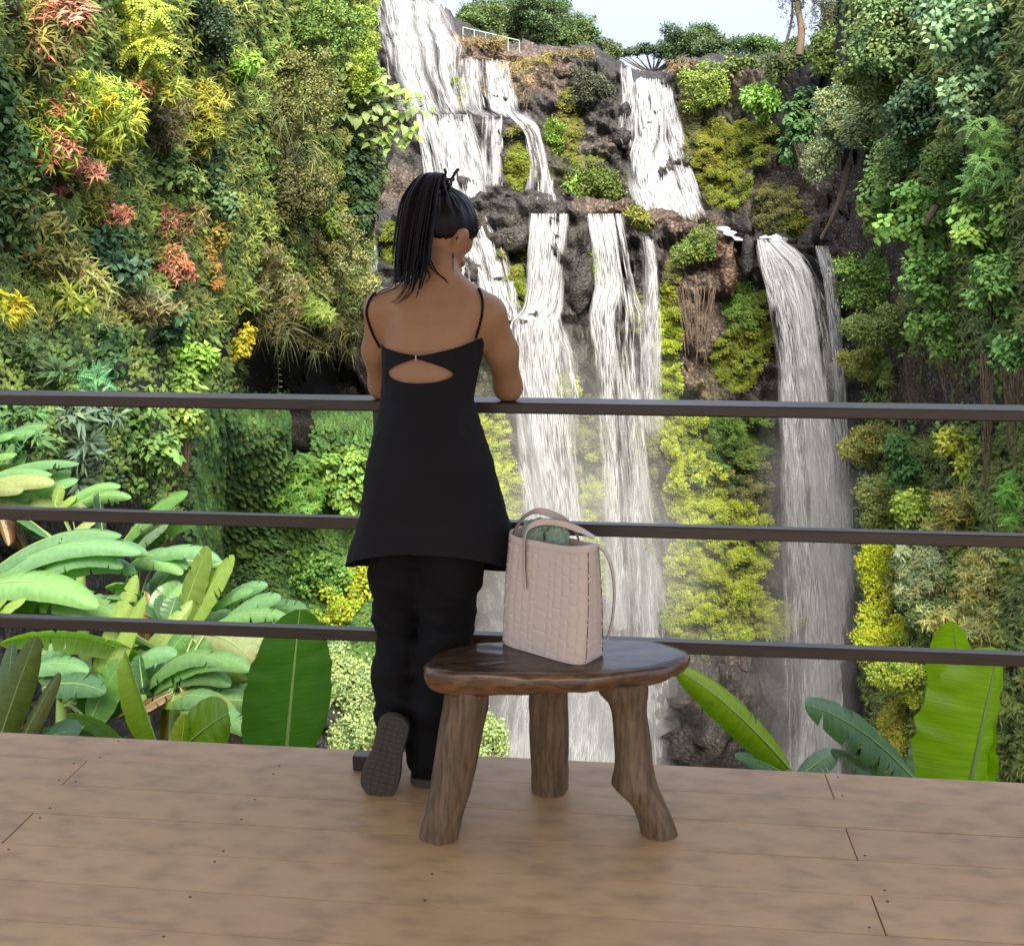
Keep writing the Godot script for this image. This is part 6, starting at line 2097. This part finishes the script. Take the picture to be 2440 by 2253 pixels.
func build_tunic(root: Node3D) -> void:
	var o := root.position
	# body under the cloth, then the flaring skirt
	var rows := [[0.52, -0.492, -2.690, 0.262, 0.190], [0.60, -0.491, -2.684, 0.246, 0.178], [0.66, -0.490, -2.678, 0.229, 0.166], [0.73, -0.489, -2.674, 0.208, 0.152], [0.79, -0.489, -2.670, 0.193, 0.141], [0.85, -0.490, -2.666, 0.180, 0.131], [0.905, -0.491, -2.664, 0.169, 0.122], [0.95, -0.493, -2.664, 0.157, 0.112], [1.018, -0.496, -2.668, 0.138, 0.096], [1.08, -0.497, -2.676, 0.1225, 0.0850], [1.13, -0.493, -2.686, 0.1255, 0.0885], [1.20, -0.486, -2.698, 0.1335, 0.0955], [1.27, -0.479, -2.705, 0.137, 0.092]]
	var surface := func(th: float, y: float, puff: float) -> Vector3:
		var e := Field.at_height(rows, y)
		var low := smoothstep(1.04, 0.66, y)
		var fold := sin(th * 5.0 + 0.7 + y * 2.0) * 0.5 + sin(th * 9.0 + 2.0 - y * 3.0) * 0.35 + soft_noise.get_noise_3d(th * 4.0, y * 5.0, 3.0) * 1.1
		var crease := fine_noise.get_noise_2d(th * 1.6, y * 16.0) * smoothstep(0.09, 0.0, absf(y - 1.0)) * 0.006 + soft_noise.get_noise_2d(th * 3.0 + 7.0, y * 26.0) * 0.003
		var r := 1.0 + (fold * 0.052 * low + crease / 0.12)
		var out_dir := Vector3(cos(th), 0, sin(th))
		var p := Vector3(e[0] + cos(th) * e[2] * r, y, e[1] + sin(th) * e[3] * r)
		if y > 1.06 and sin(th) > 0.5:
			var moved := 0.0
			for k in 5:
				var gap := body_distance(p)
				if gap < 0.0045 and moved < 0.02:
					p += out_dir * (0.005 - gap)
					moved += 0.005 - gap
		return p + out_dir * puff
	var top := func(th: float) -> float:
		var s := sin(th)
		var c := cos(th)
		if s > 0.0:
			return 1.197 + (0.042 * pow((c + 0.16) / 1.16, 1.5) if c > -0.16 else 0.017 * pow((-0.16 - c) / 0.84, 1.3))
		return lerpf(1.214, 1.239, (c + 1.0) * 0.5) + 0.010 * absf(s)
	var cut := func(th: float) -> Array:
		# the half-moon opening below the clasp: [upper edge, lower edge]
		var x := cos(th)
		var mid := -0.185
		var half := 0.76 if x > mid else 0.62
		var q := (x - mid) / half
		if sin(th) <= 0.0 or absf(q) >= 1.0:
			return [1.149, 1.149]
		return [1.149 + 0.040 * pow(1.0 - absf(q), 0.62), 1.149 - 0.022 * sqrt(1.0 - q * q)]
	var hem := func(th: float) -> float:
		var s := sin(th)
		return 0.622 + (0.078 * pow(s, 1.2) if s > 0.0 else 0.07 * s) - 0.012 * pow(absf(cos(th)), 6.0)
	var cols := 150
	var bodice := MB.new()
	var skirt := MB.new()
	for side in 2:
		var puff := 0.0 if side == 0 else -0.0022
		var up := []
		for a in 9:
			var ring := PackedInt32Array()
			for b in cols:
				var th := -TAU * b / cols
				var t: float = top.call(th)
				var u: float = cut.call(th)[0]
				ring.append(bodice.add(surface.call(th, lerpf(u, t, a / 8.0), puff) - o))
			up.append(ring)
		var down := []
		for a in 61:
			var ring := PackedInt32Array()
			for b in cols:
				var th := -TAU * b / cols
				var l: float = cut.call(th)[1]
				var h: float = hem.call(th)
				ring.append(skirt.add(surface.call(th, lerpf(h, l, a / 60.0), puff) - o))
			down.append(ring)
		if side == 1:
			up.reverse()
			down.reverse()
		bodice.skin(up)
		skirt.skin(down)
	part("tunic_top", bodice.build(), M.tunic, root)
	part("tunic_skirt", skirt.build(), M.tunic, root)
	# shoulder straps lie on the skin, from the back edge over the shoulders
	for a in [[[905, 828], [889, 798], [877, 765], [873, 742], [880, 716], [893, 698]], [[1134, 806], [1143, 775], [1149, 745], [1150, 722], [1147, 702], [1141, 688]]]:
		var pts: Array = a.map(func(q): return on_body(q[0], q[1], 0.0025) - o)
		var last: Vector3 = pts[-1]
		pts.append(last + Vector3(0, -0.012, -0.05))
		pts.append(last + Vector3(0, -0.06, -0.085))
		var path := smooth_path(pts, 4)
		var mb := MB.new()
		mb.tube(path, range(path.size()).map(func(_k): return 0.0034), 7)
		part("strap", mb.build(), M.tunic, root)
	var hook := MB.new()
	var at: Vector3 = surface.call(1.757, 1.192, 0.002)
	hook.tube([at - o + Vector3(0, -0.007, 0), at - o + Vector3(0, 0.006, 0)], [0.0016, 0.0016], 6)
	part("clasp", hook.build(), M.ring, root)


func build_trousers(root: Node3D) -> void:
	var o := root.position
	var f := Field.new(Vector3(-0.74, 0.015, -2.90), Vector3(-0.27, 0.90, -2.48), 0.0095, 80.0)
	f.lump(Vector3(-0.49, 0.80, -2.66), Vector3(0.15, 0.14, 0.115))
	for l in [[-0.558, 0.80, -2.665, 0.092, -0.590, 0.60, -2.70, 0.074], [-0.590, 0.60, -2.70, 0.072, -0.606, 0.46, -2.735, 0.064], [-0.606, 0.46, -2.735, 0.062, -0.606, 0.33, -2.695, 0.057], [-0.606, 0.33, -2.695, 0.057, -0.602, 0.16, -2.660, 0.056],
		[-0.425, 0.80, -2.665, 0.094, -0.440, 0.60, -2.68, 0.083], [-0.440, 0.60, -2.68, 0.082, -0.462, 0.42, -2.69, 0.073], [-0.462, 0.42, -2.69, 0.072, -0.494, 0.20, -2.672, 0.064], [-0.494, 0.20, -2.672, 0.064, -0.508, 0.045, -2.662, 0.062]]:
		f.bone(Vector3(l[0], l[1], l[2]), l[3], Vector3(l[4], l[5], l[6]), l[7])
	# loose cloth: folds that ring the legs, deepest behind the knee and above the shoes
	for z in f.nz:
		for y in f.ny:
			var at: int = (z * f.ny + y) * f.nx
			for x in f.nx:
				if f.s[at + x] > 0.02:
					var p := f.lo + Vector3(x, y, z) * f.cell
					var ring := soft_noise.get_noise_3d(p.x * 16.0, p.y * 42.0 + p.x * 14.0, p.z * 16.0) * 0.020 + fine_noise.get_noise_3d(p.x * 4.0, p.y * 14.0, p.z * 4.0) * 0.005
					f.s[at + x] *= exp(f.k * ring * smoothstep(0.78, 0.5, p.y))
	var mb := MB.new()
	f.into(mb, func(_p): return Color.WHITE)
	for k in mb.v.size():
		mb.v[k] -= o
	part("trousers", mb.build(), M.trousers, root)
	# shoes: sole outline along the foot, upper swelling away from it. One stands, the other rests on its toe with the sole to the back
	var left := Vector3(-0.577, 0.232, -2.568)
	var dir := (Vector3(-0.636, 0.006, -2.556) - left).normalized()
	var out_n := (Vector3(0.05, 0.10, 1.0) - dir * Vector3(0.05, 0.10, 1.0).dot(dir)).normalized()
	shoe(root, Transform3D(Basis(dir.cross(-out_n), -out_n, -dir), left - o))
	shoe(root, Transform3D(Basis(Vector3.UP, -0.08), Vector3(-0.517, 0.0025, -2.606) - o))


func shoe(root: Node3D, at: Transform3D) -> void:
	# the foot points along -z, the sole faces -y
	var outline := func(f: float) -> float:
		return 0.5 * lerpf(lerpf(0.088, 0.084, smoothstep(0.1, 0.45, f)), 0.106, smoothstep(0.4, 0.72, f)) * sqrt(clampf(1.0 - pow(maxf(0.0, (f - 0.78) / 0.22), 2.6), 0.0, 1.0)) * sqrt(clampf(1.0 - pow(maxf(0.0, (0.16 - f) / 0.16), 2.4), 0.0, 1.0))
	var long := 0.246
	var sole := MB.new()
	var rings := []
	for lvl in [[0.0, 0.93], [0.002, 0.985], [0.012, 1.0], [0.020, 0.985], [0.022, 0.95]]:
		var ring := PackedInt32Array()
		for k in 72:
			var s := 1.0 if k < 36 else -1.0
			var f: float = (k + 0.5) / 36.0 if k < 36 else (71.5 - k) / 36.0
			f = 0.5 - 0.5 * cos(PI * f)
			var w: float = outline.call(f) * lvl[1]
			ring.append(sole.add(at * Vector3(w * s, lvl[0], -f * long)))
		rings.append(ring)
	sole.skin(rings)
	sole.cap(rings[0], true)
	sole.cap(rings[-1])
	var made := part("shoe_sole", sole.build(), M.sole, root)
	# raised tread: ribs with gaps between them
	for r in 15:
		for c in 4:
			var f := 0.05 + r * 0.0625
			var w: float = outline.call(f + 0.02) * 0.80
			var x0 := lerpf(-w, w, c / 4.0) + 0.0012
			var x1 := lerpf(-w, w, (c + 1) / 4.0) - 0.0012
			if x1 - x0 < 0.004:
				continue
			var bar := MB.new()
			bar.box(Vector3(x0, -0.0022, -(f + 0.054) * long), Vector3(x1, 0.0015, -f * long), Color.WHITE, 0.0006)
			for k in bar.v.size():
				bar.v[k] = at * bar.v[k]
			part("tread", bar.build(false), M.sole, made)
	var upper := MB.new()
	rings = []
	for a in 25:
		var f := 0.02 + 0.96 * a / 24.0
		var ring := PackedInt32Array()
		var h := lerpf(0.078, 0.044, smoothstep(0.35, 0.75, f)) * sqrt(clampf(1.0 - pow(maxf(0.0, (f - 0.80) / 0.2), 2.2), 0.02, 1.0)) * lerpf(0.9, 1.0, smoothstep(0.0, 0.1, f))
		for k in 22:
			var an := PI * k / 21.0
			var w: float = outline.call(f) * 0.95
			ring.append(upper.add(at * Vector3(-cos(an) * w * (1.0 - 0.25 * pow(sin(an), 2.0)), 0.0205 + sin(an) * h, -f * long)))
		rings.append(ring)
	upper.skin(rings, false)
	part("shoe_upper", upper.build(), M.shoe, root)


func _ready() -> void:
	var cam := Camera3D.new()
	cam.name = "camera"
	cam.basis = look
	cam.position = EYE
	cam.fov = rad_to_deg(2.0 * atan(1126.5 / LENS))
	cam.near = 0.05
	cam.far = 600.0
	add_child(cam)
	cam.current = true
	var sky := ProceduralSkyMaterial.new()
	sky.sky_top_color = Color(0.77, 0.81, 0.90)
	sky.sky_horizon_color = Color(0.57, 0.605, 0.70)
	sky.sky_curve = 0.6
	sky.ground_bottom_color = Color(0.20, 0.22, 0.16)
	sky.ground_horizon_color = Color(0.45, 0.47, 0.45)
	sky.sun_angle_max = 1.0
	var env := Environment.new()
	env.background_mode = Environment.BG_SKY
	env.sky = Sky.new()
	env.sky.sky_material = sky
	env.tonemap_mode = Environment.TONE_MAPPER_LINEAR
	env.tonemap_exposure = 2.75
	env.sdfgi_enabled = true
	env.ssao_enabled = true
	env.ssil_enabled = true
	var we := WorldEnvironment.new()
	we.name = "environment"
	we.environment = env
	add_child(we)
	var sun := DirectionalLight3D.new()
	sun.name = "sun"
	sun.light_energy = 1.6
	sun.light_color = Color(1.0, 0.955, 0.88)
	sun.light_angular_distance = 35.0
	sun.shadow_enabled = true
	sun.look_at_from_position(Vector3(0.13, 0.74, 0.66), Vector3.ZERO)
	add_child(sun)
	rock_noise.noise_type = FastNoiseLite.TYPE_CELLULAR
	rock_noise.cellular_return_type = FastNoiseLite.RETURN_CELL_VALUE
	rock_noise.frequency = 0.75
	rock_noise.fractal_octaves = 2
	rock_noise.seed = 4
	soft_noise.frequency = 0.25
	soft_noise.fractal_octaves = 3
	soft_noise.seed = 8
	fine_noise.frequency = 0.9
	fine_noise.fractal_octaves = 3
	fine_noise.seed = 15
	make_materials()
	build_land()
	build_cliffs()
	build_falls()
	build_deck()
	build_greenery()
	build_special_plants()
	build_handrail()
	build_bananas()
	build_person()
	build_stool()
	build_bag()
